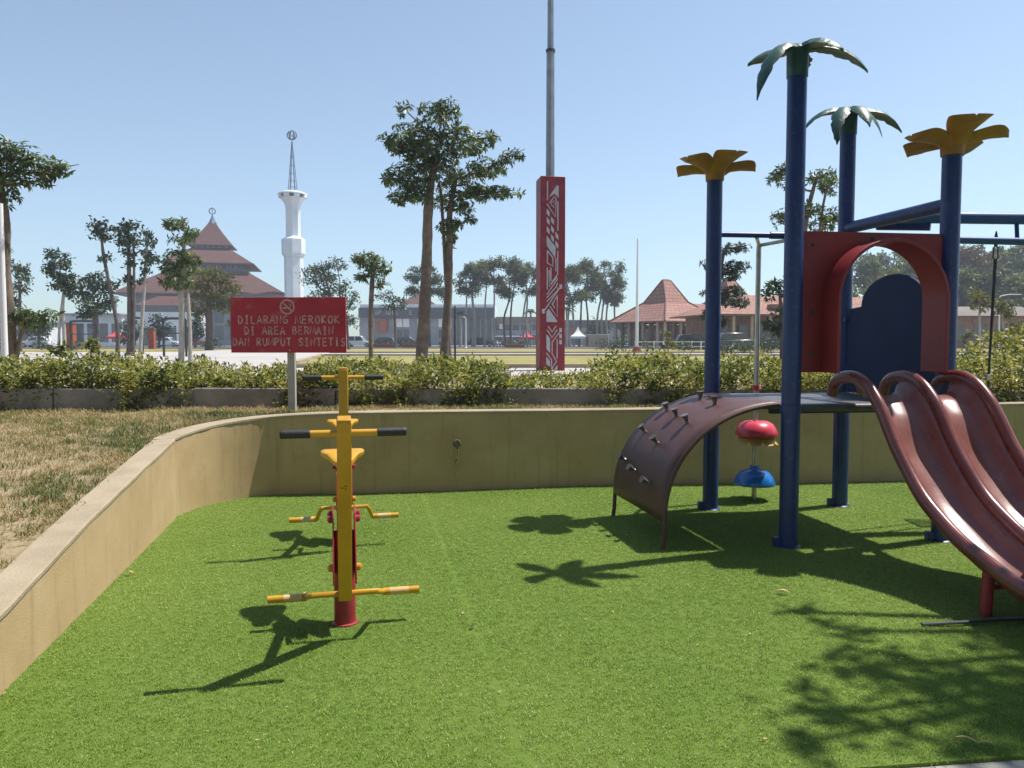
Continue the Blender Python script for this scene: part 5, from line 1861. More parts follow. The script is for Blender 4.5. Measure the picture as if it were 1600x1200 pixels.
for i, (cx, D, top, wpx, mt, lab) in enumerate([(1530, 46, 455, 22, 'yellow_leaf', 'pale stemmed young tree behind the swing rod'), (1567, 42, 470, 18, 'yellow_leaf', 'slender yellowish young tree right of the swing rod'),
                                               (1510, 60, 520, 14, 'feather_leaf', 'small feathery bush tree at the foot of the right post')]):
    g = random.Random(170 + i)
    bl = [(cx + g.uniform(-0.6, 0.6) * wpx, top + 12 + g.uniform(-10, 16), wpx * g.uniform(0.4, 0.55), 8) for k in range(7)]
    tree('young_tree', lab, D, [[(cx, 552, 3), (cx + 1, 515, 3), (cx, top + 8, 2)]], bl, 'leaf', 0.26, mt, 'pale_bark', 0.9, 'young trees right of the tower', 180 + i)
tree('tall_shrub', 'tall yellow green shrub at the right edge rising above the hedge', 12.0,
     [[(1588, 600, 4), (1586, 560, 3), (1592, 520, 2)], [(1592, 600, 3), (1600, 550, 3), (1606, 510, 2)]],
     [(1588, 520, 16, 10), (1600, 510, 14, 9), (1580, 538, 14, 10), (1598, 545, 18, 12), (1584, 562, 16, 12), (1604, 575, 16, 14), (1610, 530, 14, 14)],
     'leaf', 0.075, 'hedge_leaf', 'dark_bark', 0.8, None, 190, base_z=GZ + 0.05, cat='shrub')
# sprigs standing out of the hedge
tree('hedge_sprig', 'thin leafy sprig standing out of the hedge at the far left', 9.6, [[(96, 580, 3), (97, 560, 2), (96, 545, 2)]],
     [(90, 548, 10, 5), (104, 552, 9, 6), (97, 541, 7, 4)], 'leaf', 0.07, 'hedge_leaf', 'dark_bark', 0.5, None, 191, base_z=0.9, cat='shrub')
tree('hedge_sprig', 'thin leafy sprig standing out of the hedge below the dark left trees', 9.6, [[(143, 580, 3), (142, 560, 2), (144, 540, 2)]],
     [(138, 540, 8, 5), (150, 546, 8, 6), (144, 533, 6, 4)], 'leaf', 0.07, 'hedge_leaf', 'dark_bark', 0.5, None, 192, base_z=0.9, cat='shrub')

# the tree whose shade dapples the turf, standing just outside the view on the right, and unseen trees added behind the viewer to block sky light
def shade_tree(label, foot, crowns, seed, leaf=0.15, n_per=360, mat='mid_leaf'):
    g = np.random.default_rng(seed)
    root = thing('shade_tree', label, 'tree', foot, 'shade trees around the viewer')
    f = Vector(foot)
    m_ = MB()
    V = []
    topc = Vector(np.mean([c[:3] for c in crowns], axis=0))
    fork = f.lerp(topc, 0.5)
    m_.tube(spline([f + Vector((0, 0, -0.1)), f.lerp(fork, 0.5) + Vector((0.05, 0.04, 0)), fork], 4), list(np.linspace(0.19, 0.12, 9)), 10)
    for (x, y, z, r, rz) in crowns:
        c = Vector((x, y, z))
        m_.tube([fork, fork.lerp(c, 0.5) + Vector((0, 0, -0.15)), c], [0.085, 0.05, 0.02], 6)
        nc = 13
        d = rand_dirs(nc)
        C = np.array(c) + d * g.uniform(0.3, 1.0, nc)[:, None] * np.array([r, r, rz])
        for q in C:
            m_.tube([c, Vector(q)], [0.014, 0.006], 4, cap=False)
        V.append(scatter_leaves(g, C, int(n_per * r * r * 4), np.array([r, r, rz]) * 0.2, leaf))
    m_.build('trunk', 'bark', root, off=foot, recalc=False)
    V = np.concatenate(V)
    arrays_mesh('crown', V, quads_for(len(V)), mat, root, foot)


def over(px, py, h):
    """Point at height h whose shadow falls at the pictured ground point."""
    s = gnd(px, py, 0.02)
    return s + SUN_VEC * (h / SUN_VEC.z)


cr = []
for (px, py, h, r) in [(1330, 985, 5.6, 0.20), (1240, 955, 5.3, 0.13), (1370, 1040, 5.9, 0.30), (1480, 1060, 6.1, 0.34), (1310, 1115, 5.4, 0.26), (1550, 1110, 6.2, 0.40), (1580, 1010, 6.4, 0.30),
                       (1640, 1150, 6.4, 0.55), (1700, 1050, 6.8, 0.7), (1250, 1160, 5.6, 0.14), (1800, 1150, 7.0, 0.8), (1850, 980, 7.3, 0.8)]:
    q = over(px, py, h)
    cr.append((q.x, q.y, q.z, r, r * 0.7))
shade_tree('broad shade tree just outside the view on the right, dappling the turf', (6.6, 4.3, 0.0), cr, 301, 0.12, 230)
rr = random.Random(9)  # unseen crowns added overhead and behind, darkening the wall and tower fronts
for i, (x, y, lab) in enumerate([(-8.5, -3.0, 'unseen tree added to block sky light behind the viewer on the far left'), (-3.6, -4.0, 'unseen tree added to block sky light behind the viewer, left of the middle'), (1.4, -4.4, 'unseen tree added to block sky light behind the viewer, right of the middle'),
                                 (6.4, -3.4, 'unseen tree added to block sky light behind the viewer on the far right'), (11.8, -1.0, 'unseen tree added to block sky light beyond the right wall'), (-12.5, -1.5, 'unseen tree added to block sky light on the bank behind the viewer')]):
    cr = []
    for k in range(15):
        yy = y + rr.uniform(-3.0, 5.0)
        zl_ = 4.2 if yy > -2.0 else 2.0
        cr.append((x + rr.uniform(-2.8, 2.8), yy, rr.uniform(zl_ + 0.6, 8.5), rr.uniform(1.2, 1.7), rr.uniform(0.9, 1.3)))
    shade_tree(lab, (x, y, 0.0), cr, 310 + i, 0.42, 60, 'dark_leaf')


# ================================================================== pillar, poles
PD = 20.0
pc0 = at(860.5, 580, PD)
pz0, pz1 = GZ, at(860, 275, PD).z
pil = thing('patterned_pillar', 'tall red square pillar with pale angular motif on the lawn', 'pillar', (pc0.x, PD + 0.33, GZ), rz=R(9.0))
PWD = 0.65
PH = pz1 - pz0
m_ = MB()
m_.box((0, 0, PH / 2), (PWD, PWD, PH))
shaft = m_.build('shaft', 'pillar_red', pil, bevel=0.015)
m_ = MB()
rp = random.Random(4)
edge_pts = []
for k in range(18):      # paint worn off the left face near its corner
    z = PH * (0.02 + 0.66 * k / 17)
    edge_pts.append((-PWD / 2 - 0.003, -PWD / 2 + 0.03 + rp.uniform(0, 0.03), z))
rows = []
for k, e in enumerate(edge_pts):
    w = 0.10 + 0.16 * (1 - k / 17) + rp.uniform(-0.05, 0.05)
    rows.append([e, (e[0], e[1] + w, e[2])])
m_.grid(rows)
m_.build('worn_patch', 'pillar_worn', shaft, solid=0.002)


def uvz(x, y):     # pattern coordinates read in an enlarged view of the face: 148..422 across, 100..2260 down
    return ((x - 148) / 274.0 - 0.5) * PWD, PH - (y - 100) / 7.06 * PD / FPX * 1.0


def motif_line(pts, w=11):
    m_ = MB()
    q = []
    for (x, y) in pts:
        u, z = uvz(x, y)
        q.append((u, -PWD / 2 - 0.002, z))
    m_.tube(q, w / 2 / 274.0 * PWD * 1.25, 6, flat=0.3, upv=(0, -1, 0))
    m_.build('motif_stroke', 'pillar_motif', shaft)


def motif_poly(pts):
    m_ = MB()
    P = [uvz(x, y) for x, y in pts]
    m_.prism(P, (0, -PWD / 2 - 0.006, 0), (1, 0, 0), (0, 0, 1), (0, 1, 0), 0.008)
    m_.build('motif_plate', 'pillar_motif', shaft, smooth=0)


motif_poly([(236, 330), (326, 198), (345, 204), (345, 336), (302, 288)])
motif_line([(222, 155), (222, 362)])
motif_line([(244, 392), (300, 318), (318, 350), (312, 540), (216, 400)])
motif_line([(260, 400), (292, 440), (298, 360), (262, 392)], 8)
motif_line([(338, 370), (338, 690)])
for (x, y) in ((214, 450), (214, 540), (214, 640), (262, 535), (262, 630), (262, 725), (312, 700), (312, 795)):
    motif_poly([(x, y), (x + 32, y + 38), (x + 32, y + 92), (x, y + 56)])
motif_poly([(214, 745), (316, 870), (310, 985), (214, 850)])
motif_line([(222, 910), (222, 1040), (284, 1075), (284, 985), (222, 905)])
motif_line([(338, 905), (338, 1160), (262, 1270)])
motif_line([(318, 985), (318, 1130)])
motif_line([(222, 1090), (222, 1330)])
motif_line([(244, 1120), (244, 1300), (330, 1190)])
motif_line([(262, 1090), (262, 1240)])
Y2 = 1130
for k, dx in enumerate((0, 34, 70)):
    motif_line([(216 + 0, 255 + Y2 + dx * 1.1), (300 + dx * 0.6, 135 + Y2 + dx * 1.0), (338, 80 + Y2 + dx * 1.35)], 10)
motif_line([(372, 165 + Y2), (186, 435 + Y2)], 11)
motif_poly([(358, 142 + Y2), (388, 142 + Y2), (388, 190 + Y2), (358, 190 + Y2)])
motif_poly([(164, 412 + Y2), (196, 412 + Y2), (196, 462 + Y2), (164, 462 + Y2)])
motif_line([(334, 260 + Y2), (334, 500 + Y2), (250, 380 + Y2)], 10)
motif_line([(275, 370 + Y2), (330, 275 + Y2)], 10)
motif_line([(275, 345 + Y2), (305, 405 + Y2)], 9)
motif_poly([(214, 440 + Y2), (240, 410 + Y2), (340, 555 + Y2), (214, 555 + Y2)])
motif_line([(234, 600 + Y2), (276, 665 + Y2), (322, 600 + Y2)], 12)
motif_line([(220, 640 + Y2), (276, 725 + Y2), (334, 640 + Y2)], 11)
motif_line([(370, 655 + Y2), (278, 775 + Y2), (278, 905 + Y2), (328, 985 + Y2), (286, 1050 + Y2), (276, 1110 + Y2)], 10)
motif_poly([(214, 690 + Y2), (255, 735 + Y2), (255, 895 + Y2), (214, 850 + Y2)])
motif_line([(334, 740 + Y2), (334, 955 + Y2)], 10)
motif_line([(216, 895 + Y2), (272, 975 + Y2), (272, 1080 + Y2)], 10)
motif_poly([(214, 935 + Y2), (256, 990 + Y2), (256, 1050 + Y2), (214, 1020 + Y2)])
motif_poly([(290, 1090 + Y2), (338, 1030 + Y2), (338, 1108 + Y2), (300, 1112 + Y2)])
for k in range(3):
    motif_poly([(358, 620 + k * 66 + Y2), (386, 620 + k * 66 + Y2), (386, 668 + k * 66 + Y2), (358, 668 + k * 66 + Y2)])
m_ = MB()
m_.tube([(-0.01, 0, PH - 0.02), (-0.01, 0, PH + 3.3)], [0.118, 0.105], 8)
pm = m_.build('lamp_mast', 'pole_steel', pil)
m_ = MB()
m_.tube([(-0.01, 0, PH + 3.25), (-0.01, 0, PH + 9.0)], [0.085, 0.07], 8)
m_.build('upper_mast', 'pole_steel', pm)
m_ = MB()
m_.lathe([(0.105, -0.04), (0.125, -0.04), (0.125, 0.03), (0.085, 0.05)], (-0.01, 0, PH + 3.27), 8)
m_.build('mast_collar', 'iron', pm)


def pole(name, label, px, D, ytop, wpx, mat, base_z=GZ, arm=None, taper=0.7, cat='pole'):
    b = at(px, 540, D)
    t = at(px, ytop, D)
    root = thing(name, label, cat, (b.x, D, base_z))
    h = t.z - base_z
    r = wpx * D / FPX / 2
    m_ = MB()
    m_.tube([(0, 0, -0.1), (0, 0, h * 0.3), (0, 0, h)], [r, r * 0.95, r * taper], 12)
    m_.build('shaft', mat, root)
    m_ = MB()
    m_.lathe([(r, 0.0), (r * 2.2, 0.0), (r * 2.2, 0.12), (r, 0.2)], (0, 0, 0), 12)
    m_.build('foot', mat, root)
    if arm:
        m_ = MB()
        m_.tube([(0, 0, h - 0.05), (arm * 0.5, 0, h + 0.12), (arm, 0, h + 0.15)], r * 0.5, 8)
        m_.box((arm * 1.1, 0, h + 0.13), (abs(arm) * 0.5, 0.18, 0.10))
        m_.build('lamp_arm', mat, root)
    return root


fp = pole('flagpole', 'tall thin white flagpole standing on the lawn left of the red roofs', 995, 60, 374, 5, 'white_paint', taper=0.5)
m_ = MB()
m_.lathe([(0.0, 0.1), (0.05, 0.05), (0.05, 0.0), (0, -0.05)], (0, 0, at(995, 374, 60).z - GZ), 8)
m_.build('finial', 'steel', fp)
for k in range(3):
    m_ = MB()
    m_.lathe([(0.42 - 0.1 * k, 0), (0.42 - 0.1 * k, 0.12), (0.3 - 0.1 * k, 0.14)], (0, 0, 0.14 * k), 12)
    m_.build('plinth_step', 'orange_wall', fp)
pole('white_pole', 'white pole beside the trunk at the left edge of the view', 7, 14.4, 318, 10, 'white_paint', taper=0.95)
pole('street_lamp', 'small white lamp post in front of the dark glass building', 728, 95, 497, 2.2, 'white_paint', arm=-0.3, cat='street lamp')
pole('street_lamp', 'white curved lamp post on the right beyond the swing rod', 1560, 80, 462, 2.4, 'white_paint', arm=1.6, cat='street lamp')
pole('sign_pole', 'thin dark pole beside the slimmer of the twin trunks', 711, 21.0, 478, 3.4, 'iron')

# ================================================================== buildings
def local_build(m_, name, mat, parent, **kw):
    return m_.build(name, mat, parent, **kw)


def frustum(m_, hx0, hy0, z0, hx1, hy1, z1, cx=0, cy=0):
    a = [(cx + sx * hx0, cy + sy * hy0, z0) for sx, sy in ((-1, -1), (1, -1), (1, 1), (-1, 1))]
    b = [(cx + sx * hx1, cy + sy * hy1, z1) for sx, sy in ((-1, -1), (1, -1), (1, 1), (-1, 1))]
    m_.add(a + b, [(0, 1, 5, 4), (1, 2, 6, 5), (2, 3, 7, 6), (3, 0, 4, 7), (4, 5, 6, 7), (3, 2, 1, 0)])


# mosque with tiered tiled roofs
MD = 200.0
k_ = MD / FPX
mx = at(336, 540, MD).x
mosque = thing('mosque', 'mosque with three tiered red tiled roofs and blue finial', 'mosque', (mx, MD, GZ), rz=R(13))


def mz(py, dep=0.0):
    return EYE + (535 - py) * (MD - dep) / FPX - GZ


m_ = MB()
frustum(m_, 19.3, 19.3, mz(458.5, 19), 9.2, 9.2, mz(424, 9))
low = m_.build('lower_roof', 'roof_tiles', mosque, smooth=0, uv=True)
m_ = MB()
frustum(m_, 19.5, 19.5, mz(461, 19), 19.5, 19.5, mz(458.6, 19))
m_.build('eaves', 'brown_fascia', low, smooth=0)
m_ = MB()
m_.box((0, 0, (mz(424, 9) + mz(411, 9)) / 2), (16.4, 16.4, mz(411, 9) - mz(424, 9)))
clr = m_.build('clerestory', 'sign_blue', mosque, smooth=0)
for side in range(2):
    for i in range(9):
        m_ = MB()
        x = -7.0 + 1.75 * i
        if side == 0:
            m_.box((x, -8.23, mz(422.5, 9)), (1.3, 0.10, 0.45))
        else:
            m_.box((8.23, x, mz(418, 9)), (0.10, 1.3, 1.0))
        m_.build('clerestory_pane', 'dark_glass', clr, smooth=0)
m_ = MB()
for k, x in enumerate((-5.2, -4.4, -3.9, -1.6, -0.2, 0.5, 1.2, 1.9, 2.7, 4.6, 5.2, 6.1, 6.6)):    # pale upright strokes, too far off to read
    m_.tube([(x, -8.3, mz(420, 9)), (x + (0.12 if k % 3 else -0.1), -8.3, mz(420, 9) + 0.95)], 0.12, 6, flat=0.5, upv=(0, -1, 0))
lt = m_.build('band_strokes', 'sign_white', clr)
lt['kind'] = 'stuff'
m_ = MB()
frustum(m_, 10.8, 10.8, mz(411, 10.5), 4.3, 4.3, mz(388.5, 4))
mid_r = m_.build('middle_roof', 'roof_tiles', mosque, smooth=0, uv=True)
m_ = MB()
frustum(m_, 11.0, 11.0, mz(412.4, 10.5), 11.0, 11.0, mz(411.1, 10.5))
m_.build('eaves', 'brown_fascia', mid_r, smooth=0)
m_ = MB()
m_.box((0, 0, (mz(388.5, 4) + mz(383.5, 4)) / 2), (7.6, 7.6, mz(383.5, 4) - mz(388.5, 4)))
lant = m_.build('lantern', 'plaster_grey', mosque, smooth=0)
for i in range(5):
    m_ = MB()
    m_.box((-2.8 + 1.4 * i, -3.83, mz(386, 4)), (1.0, 0.08, 0.45))
    m_.build('lantern_pane', 'dark_glass', lant, smooth=0)
m_ = MB()
frustum(m_, 5.2, 5.2, mz(383.6, 5), 2.3, 2.3, mz(363, 2))
frustum(m_, 2.3, 2.3, mz(363, 2), 0.7, 0.7, mz(350))
top_r = m_.build('upper_roof', 'roof_tiles', mosque, smooth=0, uv=True)
m_ = MB()
frustum(m_, 5.4, 5.4, mz(384.8, 5), 5.4, 5.4, mz(383.7, 5))
m_.build('eaves', 'brown_fascia', top_r, smooth=0)
m_ = MB()
m_.lathe([(1.15, mz(352)), (0.7, mz(347)), (0.3, mz(342)), (0.08, mz(337))], (0, 0, 0), 8)
fin = m_.build('finial', 'spire_blue', mosque)
m_ = MB()
c_ = mz(332.5)
m_.tube([(0.75 * math.cos(a), 0, c_ + 0.75 * math.sin(a)) for a in np.linspace(-1.2, 4.4, 20)], 0.13, 6)
m_.tube([(0, 0, mz(338)), (0, 0, c_ + 1.0)], 0.09, 6)
m_.build('crescent', 'spire_blue', fin)
m_ = MB()
m_.box((0, 0, mz(461, 19) / 2), (33, 33, mz(461, 19)))
mw = m_.build('wall', 'plaster_grey', mosque, smooth=0)
for i in range(9):
    for zc2, hh in ((mz(494, 17), 3.2), (mz(520, 17), 3.4)):
        m_ = MB()
        m_.box((-13.6 + 3.4 * i, -16.53, zc2), (2.0, 0.10, hh))
        w_ = m_.build('window', 'dark_glass', mw, smooth=0)
# porch with its own roof at the left front
m_ = MB()
frustum(m_, 7.5, 4.6, mz(478, 26), 2.5, 1.0, mz(463, 24), -6, -22)
pr = m_.build('porch_roof', 'roof_tiles', mosque, smooth=0, uv=True)
m_ = MB()
m_.box((-6, -22, (mz(478, 26) + mz(488, 26)) / 2), (13, 8, mz(478, 26) - mz(488, 26)))
m_.build('porch_band', 'dark_glass', pr, smooth=0)
m_ = MB()
m_.box((-6, -22, mz(488, 26) / 2), (13.6, 8.4, mz(488, 26)))
m_.build('porch_wall', 'white_paint', pr, smooth=0)
for i in range(3):
    m_ = MB()
    m_.box((-10.4 + 4.4 * i, -26.23, mz(526, 26)), (3.2, 0.12, 4.0))
    m_.build('porch_opening', 'dark_glass', pr, smooth=0)

# minaret
ND = 185.0
kn = ND / FPX


def nz2(py):
    return EYE + (535 - py) * kn - GZ


mn = thing('minaret', 'white octagonal minaret with flared gallery and lattice spire', 'minaret', (at(461, 540, ND).x, ND, GZ), rz=R(10))
m_ = MB()
m_.lathe([(2.25, 0), (2.25, nz2(404))], (0, 0, 0), 8)
m_.build('lower_shaft', 'minaret_white', mn, smooth=20)
m_ = MB()
m_.lathe([(2.1, nz2(405)), (2.78, nz2(398)), (2.78, nz2(376)), (1.9, nz2(372.5)), (1.75, nz2(371.5))], (0, 0, 0), 8)
m_.build('collar', 'minaret_white', mn, smooth=20)
m_ = MB()
m_.lathe([(1.72, nz2(373)), (1.72, nz2(327)), (2.0, nz2(321)), (2.9, nz2(312.5))], (0, 0, 0), 8)
us = m_.build('upper_shaft', 'minaret_white', mn, smooth=20)
m_ = MB()
m_.lathe([(2.85, nz2(312.4)), (3.15, nz2(308))], (0, 0, 0), 16)
gal = m_.build('gallery', 'dark_glass', mn, smooth=20)
for i in range(8):
    a = 2 * math.pi * (i + 0.5) / 8
    m_ = MB()
    m_.box((3.0 * math.cos(a), 3.0 * math.sin(a), nz2(310.2)), (0.7, 1.25, nz2(308) - nz2(312.4)), Matrix.Rotation(a, 3, 'Z'))
    m_.build('gallery_pier', 'minaret_white', gal, smooth=0)
m_ = MB()
m_.lathe([(3.0, nz2(308.2)), (3.45, nz2(307.5)), (3.4, nz2(306)), (2.4, nz2(303.5)), (1.2, nz2(301.6)), (0, nz2(301))], (0, 0, 0), 24)
m_.build('cap', 'minaret_white', mn, smooth=50)
spire = None
for i in range(6):
    a = 2 * math.pi * i / 6
    m_ = MB()
    m_.tube([(1.05 * math.cos(a), 1.05 * math.sin(a), nz2(302.5)), (0.06 * math.cos(a), 0.06 * math.sin(a), nz2(226))], [0.085, 0.07], 5)
    if spire is None:
        spire = m_.build('spire_rib', 'spire_blue', mn)
    else:
        m_.build('spire_rib', 'spire_blue', mn)
for i, py in enumerate((296, 286, 275, 263, 250)):
    r_ = 1.05 * (py - 226) / 76.5
    m_ = MB()
    m_.tube([(r_ * math.cos(a), r_ * math.sin(a), nz2(py)) for a in np.linspace(0, 6.2832, 13)], 0.05, 5, cap=False)
    m_.build('spire_hoop', 'spire_blue', mn)
for j in range(3):
    m_ = MB()
    a0 = math.pi * j / 3
    m_.tube([(1.05 * math.cos(t) * math.cos(a0), 1.05 * math.cos(t) * math.sin(a0), nz2(217) + 1.05 * math.sin(t)) for t in np.linspace(0, 6.2832, 21)], 0.14, 6, cap=False)
    m_.build('globe_hoop', 'spire_blue', mn)
m_ = MB()
m_.tube([(-0.55, 0, nz2(221)), (-0.5, 0, nz2(214)), (0, 0, nz2(219)), (0.45, 0, nz2(213)), (0.5, 0, nz2(221))], 0.14, 6)
m_.build('globe_emblem', 'spire_blue', mn)


# long office building with dark fascia
def px_box(m_, D, x0, x1, y0, y1, y_off, th):
    """Box whose front lies at distance D + y_off and covers the pictured rectangle there."""
    Y = D + y_off
    a = at(x0, y1, Y)
    b = at(x1, y0, Y)
    m_.box(((a.x + b.x) / 2, Y + th / 2, (a.z + b.z) / 2), (b.x - a.x, th, b.z - a.z))


OD = 190.0
ob_loc = (at(665, 540, OD).x, OD, GZ)
off_b = thing('office_building', 'long office building with wide dark lettered fascia and glass front', 'building', ob_loc)


def ob(name, mat, x0, x1, y0, y1, yo, th, parent=None, **kw):
    m_ = MB()
    px_box(m_, OD, x0, x1, y0, y1, yo, th)
    return m_.build(name, mat, parent or off_b, off=ob_loc, smooth=0, **kw)


body = ob('wall', 'plaster_grey', 562, 770, 488, 546, 1.0, 25)
ob('fascia', 'dark_fascia', 560, 771, 481, 496, -1.0, 26)
ob('roof_edge', 'white_paint', 562, 773, 475.5, 480.8, -0.5, 25)
ob('end_fin', 'white_paint', 771.2, 773.5, 481, 496, -0.8, 20)
ob('glass_front', 'dark_glass', 708, 768, 497, 543, 0.4, 0.55, body)
ob('red_hall', 'orange_wall', 586, 604, 498, 520, -0.6, 1.55, body)
ob('red_hall_window', 'dark_glass', 589, 592.5, 502, 518, -0.66, 0.05, body)
for i in range(9):
    x = 608 + i * 11
    ob('facade_panel', 'white_paint' if i % 3 else 'plaster_grey', x, x + 9.5, 498, 511, 0.7, 0.28, body)
    if i in (1, 2, 4, 5, 7, 8):
        ob('window', 'dark_glass', x + 1, x + 8.5, 515, 528, 0.72, 0.26, body)
for i in range(6):
    x = 712 + i * 9.5
    ob('mullion', 'plaster_grey', x, x + 0.9, 498, 543, 0.2, 0.18, body)
m_ = MB()
for (txt, xa, xb) in (('GP JDT', 586, 616), ('L', 619, 624), ('E', 639, 644.5)):
    pa = at(xa, 491.5, OD - 1.0)
    pb_ = at(xb, 491.5, OD - 1.0)
    lettering(m_, txt, pa.x, pb_.x, pa.z, 1.05, -(OD - 1.06), 0.12, flat=0.5, nrm=(0, -1, 0))
lt = m_.build('fascia_letters', 'sign_white', off_b, off=ob_loc)
lt['kind'] = 'stuff'

LD = 196.0
lb_loc = (at(870, 540, LD).x, LD, GZ)
low_b = thing('market_hall', 'low grey market hall behind the tents right of the office building', 'building', lb_loc)


def lb(name, mat, x0, x1, y0, y1, yo, th, parent=None):
    m_ = MB()
    px_box(m_, LD, x0, x1, y0, y1, yo, th)
    return m_.build(name, mat, parent or low_b, off=lb_loc, smooth=0)


wl = lb('wall', 'plaster_grey', 768, 985, 505, 546, 1.0, 20)
lb('roof', 'brown_fascia', 766, 880, 495, 505, -0.5, 22)
lb('roof', 'dark_fascia', 880.5, 1000, 500, 512, -0.5, 22)
for i in range(8):
    lb('window', 'dark_glass', 774 + 13.5 * i, 784 + 13.5 * i, 508, 516, 0.9, 0.12, wl)
for i in range(9):
    lb('shop_opening', 'dark_glass', 772 + 15 * i, 784 + 15 * i, 524, 544, 0.9, 0.12, wl)
lb('awning', 'white_paint', 770, 812, 524.5, 526, -1.5, 2.3, wl)
lb('shop_sign', 'white_paint', 780, 788, 505.5, 514, 0.7, 0.12, wl)
lb('red_wall', 'orange_wall', 886, 905, 513, 522, 0.6, 0.3, wl)

# red roofed house peak behind the office building
hp = thing('tiled_house', 'house with a pointed red tiled roof showing above the office building', 'house', (at(655, 540, 225).x, 225, GZ))
kz = 225 / FPX
m_ = MB()
frustum(m_, 5.5, 5.5, (535 - 478) * kz + 0.7, 0.4, 0.4, (535 - 459) * kz + 0.7)
m_.build('roof', 'roof_tiles', hp, smooth=0, uv=True)
m_ = MB()
m_.box((0, 0, ((535 - 478) * kz + 0.7) / 2), (9, 9, (535 - 478) * kz + 0.7))
m_.build('wall', 'white_paint', hp, smooth=0)


# joglo pavilions
def joglo(name, label, px, D, rz, half, y_eave, y_break, y_ridge, hb, rl, cols=True):
    k2 = D / FPX
    root = thing(name, label, 'pavilion', (at(px, 540, D).x, D, GZ), 'red roofed pavilions', rz)

    def z(py):
        return EYE + (535 - py) * k2 - GZ
    m_ = MB()
    frustum(m_, half, half, z(y_eave), hb, hb, z(y_break))
    lo = m_.build('lower_roof', 'pendopo_tiles', root, smooth=0, uv=True)
    m_ = MB()
    frustum(m_, half + 0.05, half + 0.05, z(y_eave) - 0.16, half + 0.05, half + 0.05, z(y_eave) - 0.004)
    m_.build('eaves', 'wood_brown', lo, smooth=0)
    m_ = MB()
    frustum(m_, hb * 1.02, hb * 1.02, z(y_break) - 0.1, rl, 0.14, z(y_ridge))
    st = m_.build('steep_roof', 'pendopo_tiles', root, smooth=0, uv=True)
    m_ = MB()
    m_.tube([(-rl, 0, z(y_ridge)), (0, 0, z(y_ridge) + 0.05), (rl, 0, z(y_ridge))], 0.13, 6)
    m_.build('ridge_cap', 'pendopo_tiles', st)
    for sx, sy in ((-1, -1), (1, -1), (1, 1), (-1, 1)):
        m_ = MB()
        m_.tube([(sx * half, sy * half, z(y_eave) + 0.05), (sx * hb, sy * hb, z(y_break) + 0.05)], 0.10, 6)
        m_.build('hip_tile', 'pendopo_tiles', lo)
        m_ = MB()
        m_.tube([(sx * hb, sy * hb, z(y_break)), (sx * rl, sy * 0.1, z(y_ridge))], 0.10, 6)
        m_.build('hip_tile', 'pendopo_tiles', st)
    zc2 = z(y_eave) - 0.16
    n = 7
    for s in range(4):
        for i in range(n):
            t = -half * 0.86 + 2 * half * 0.86 * i / n
            p = [(t, -half * 0.86), (half * 0.86, t), (-t, half * 0.86), (-half * 0.86, -t)][s]
            m_ = MB()
            m_.box((p[0], p[1], zc2 / 2), (0.26, 0.26, zc2))
            m_.build('column', 'wood_brown' if i % 2 else 'pale_column', root, smooth=0)
    m_ = MB()
    hh = half * 0.62
    m_.box((0, 0, zc2 * 0.46), (hh * 2, hh * 2, zc2 * 0.92))
    co = m_.build('inner_hall', 'wood_brown', root, smooth=0)
    for s in range(4):
        for i in range(3):
            t = -hh * 0.62 + hh * 0.62 * i
            m_ = MB()
            if s % 2 == 0:
                m_.box((t, (-1 if s == 0 else 1) * hh, zc2 * 0.42), (hh * 0.36, 0.10, zc2 * 0.66))
            else:
                m_.box(((1 if s == 1 else -1) * hh, t, zc2 * 0.42), (0.10, hh * 0.36, zc2 * 0.66))
            m_.build('doorway', 'dark_glass', co, smooth=0)
    m_ = MB()
    m_.box((0, 0, 0.15), (half * 1.9, half * 1.9, 0.30))
    m_.build('floor_plinth', 'plaster_grey', root, smooth=0)
    return root, z


jg, jz = joglo('pavilion', 'red tiled pavilion with steep central roof behind the flagpole', 1040, 100, R(33), 5.3, 503.5, 474, 439, 2.05, 0.65)
# gabled porch of that pavilion
m_ = MB()
gz0, gz1 = jz(504), jz(474.5)
a_ = [(3.4, -3.2, gz0), (3.4, 1.8, gz0), (9.6, -3.2, gz0), (9.6, 1.8, gz0), (2.2, -0.7, gz1), (9.6, -0.7, gz1)]
m_.add(a_, [(0, 2, 5, 4), (3, 1, 4, 5)])
gp = m_.build('porch_roof', 'pendopo_tiles', jg, smooth=0, solid=0.12, uv=True)
m_ = MB()
m_.add([(9.35, -2.9, gz0), (9.35, 1.5, gz0), (9.35, -0.7, gz1 - 0.25)], [(0, 1, 2)])
m_.build('gable', 'wood_brown', gp, smooth=0, solid=0.1)
for yy in (-2.9, -0.7, 1.5):
    m_ = MB()
    m_.box((9.1, yy, gz0 / 2), (0.26, 0.26, gz0))
    m_.build('porch_column', 'pale_column', gp, smooth=0)
joglo('pavilion', 'second steep roofed pavilion half hidden behind the tiered tree', 1138, 118, R(30), 6.5, 500, 474, 436, 2.6, 0.7)
# long hipped hall
HD = 82.0
hl_loc = (at(1195, 540, HD).x, HD, GZ)
kh = HD / FPX
hall = thing('hipped_hall', 'long hall with a low hipped red roof between the blue posts', 'building', hl_loc, 'red roofed pavilions', R(10))


def hzz(py):
    return EYE + (535 - py) * kh - GZ


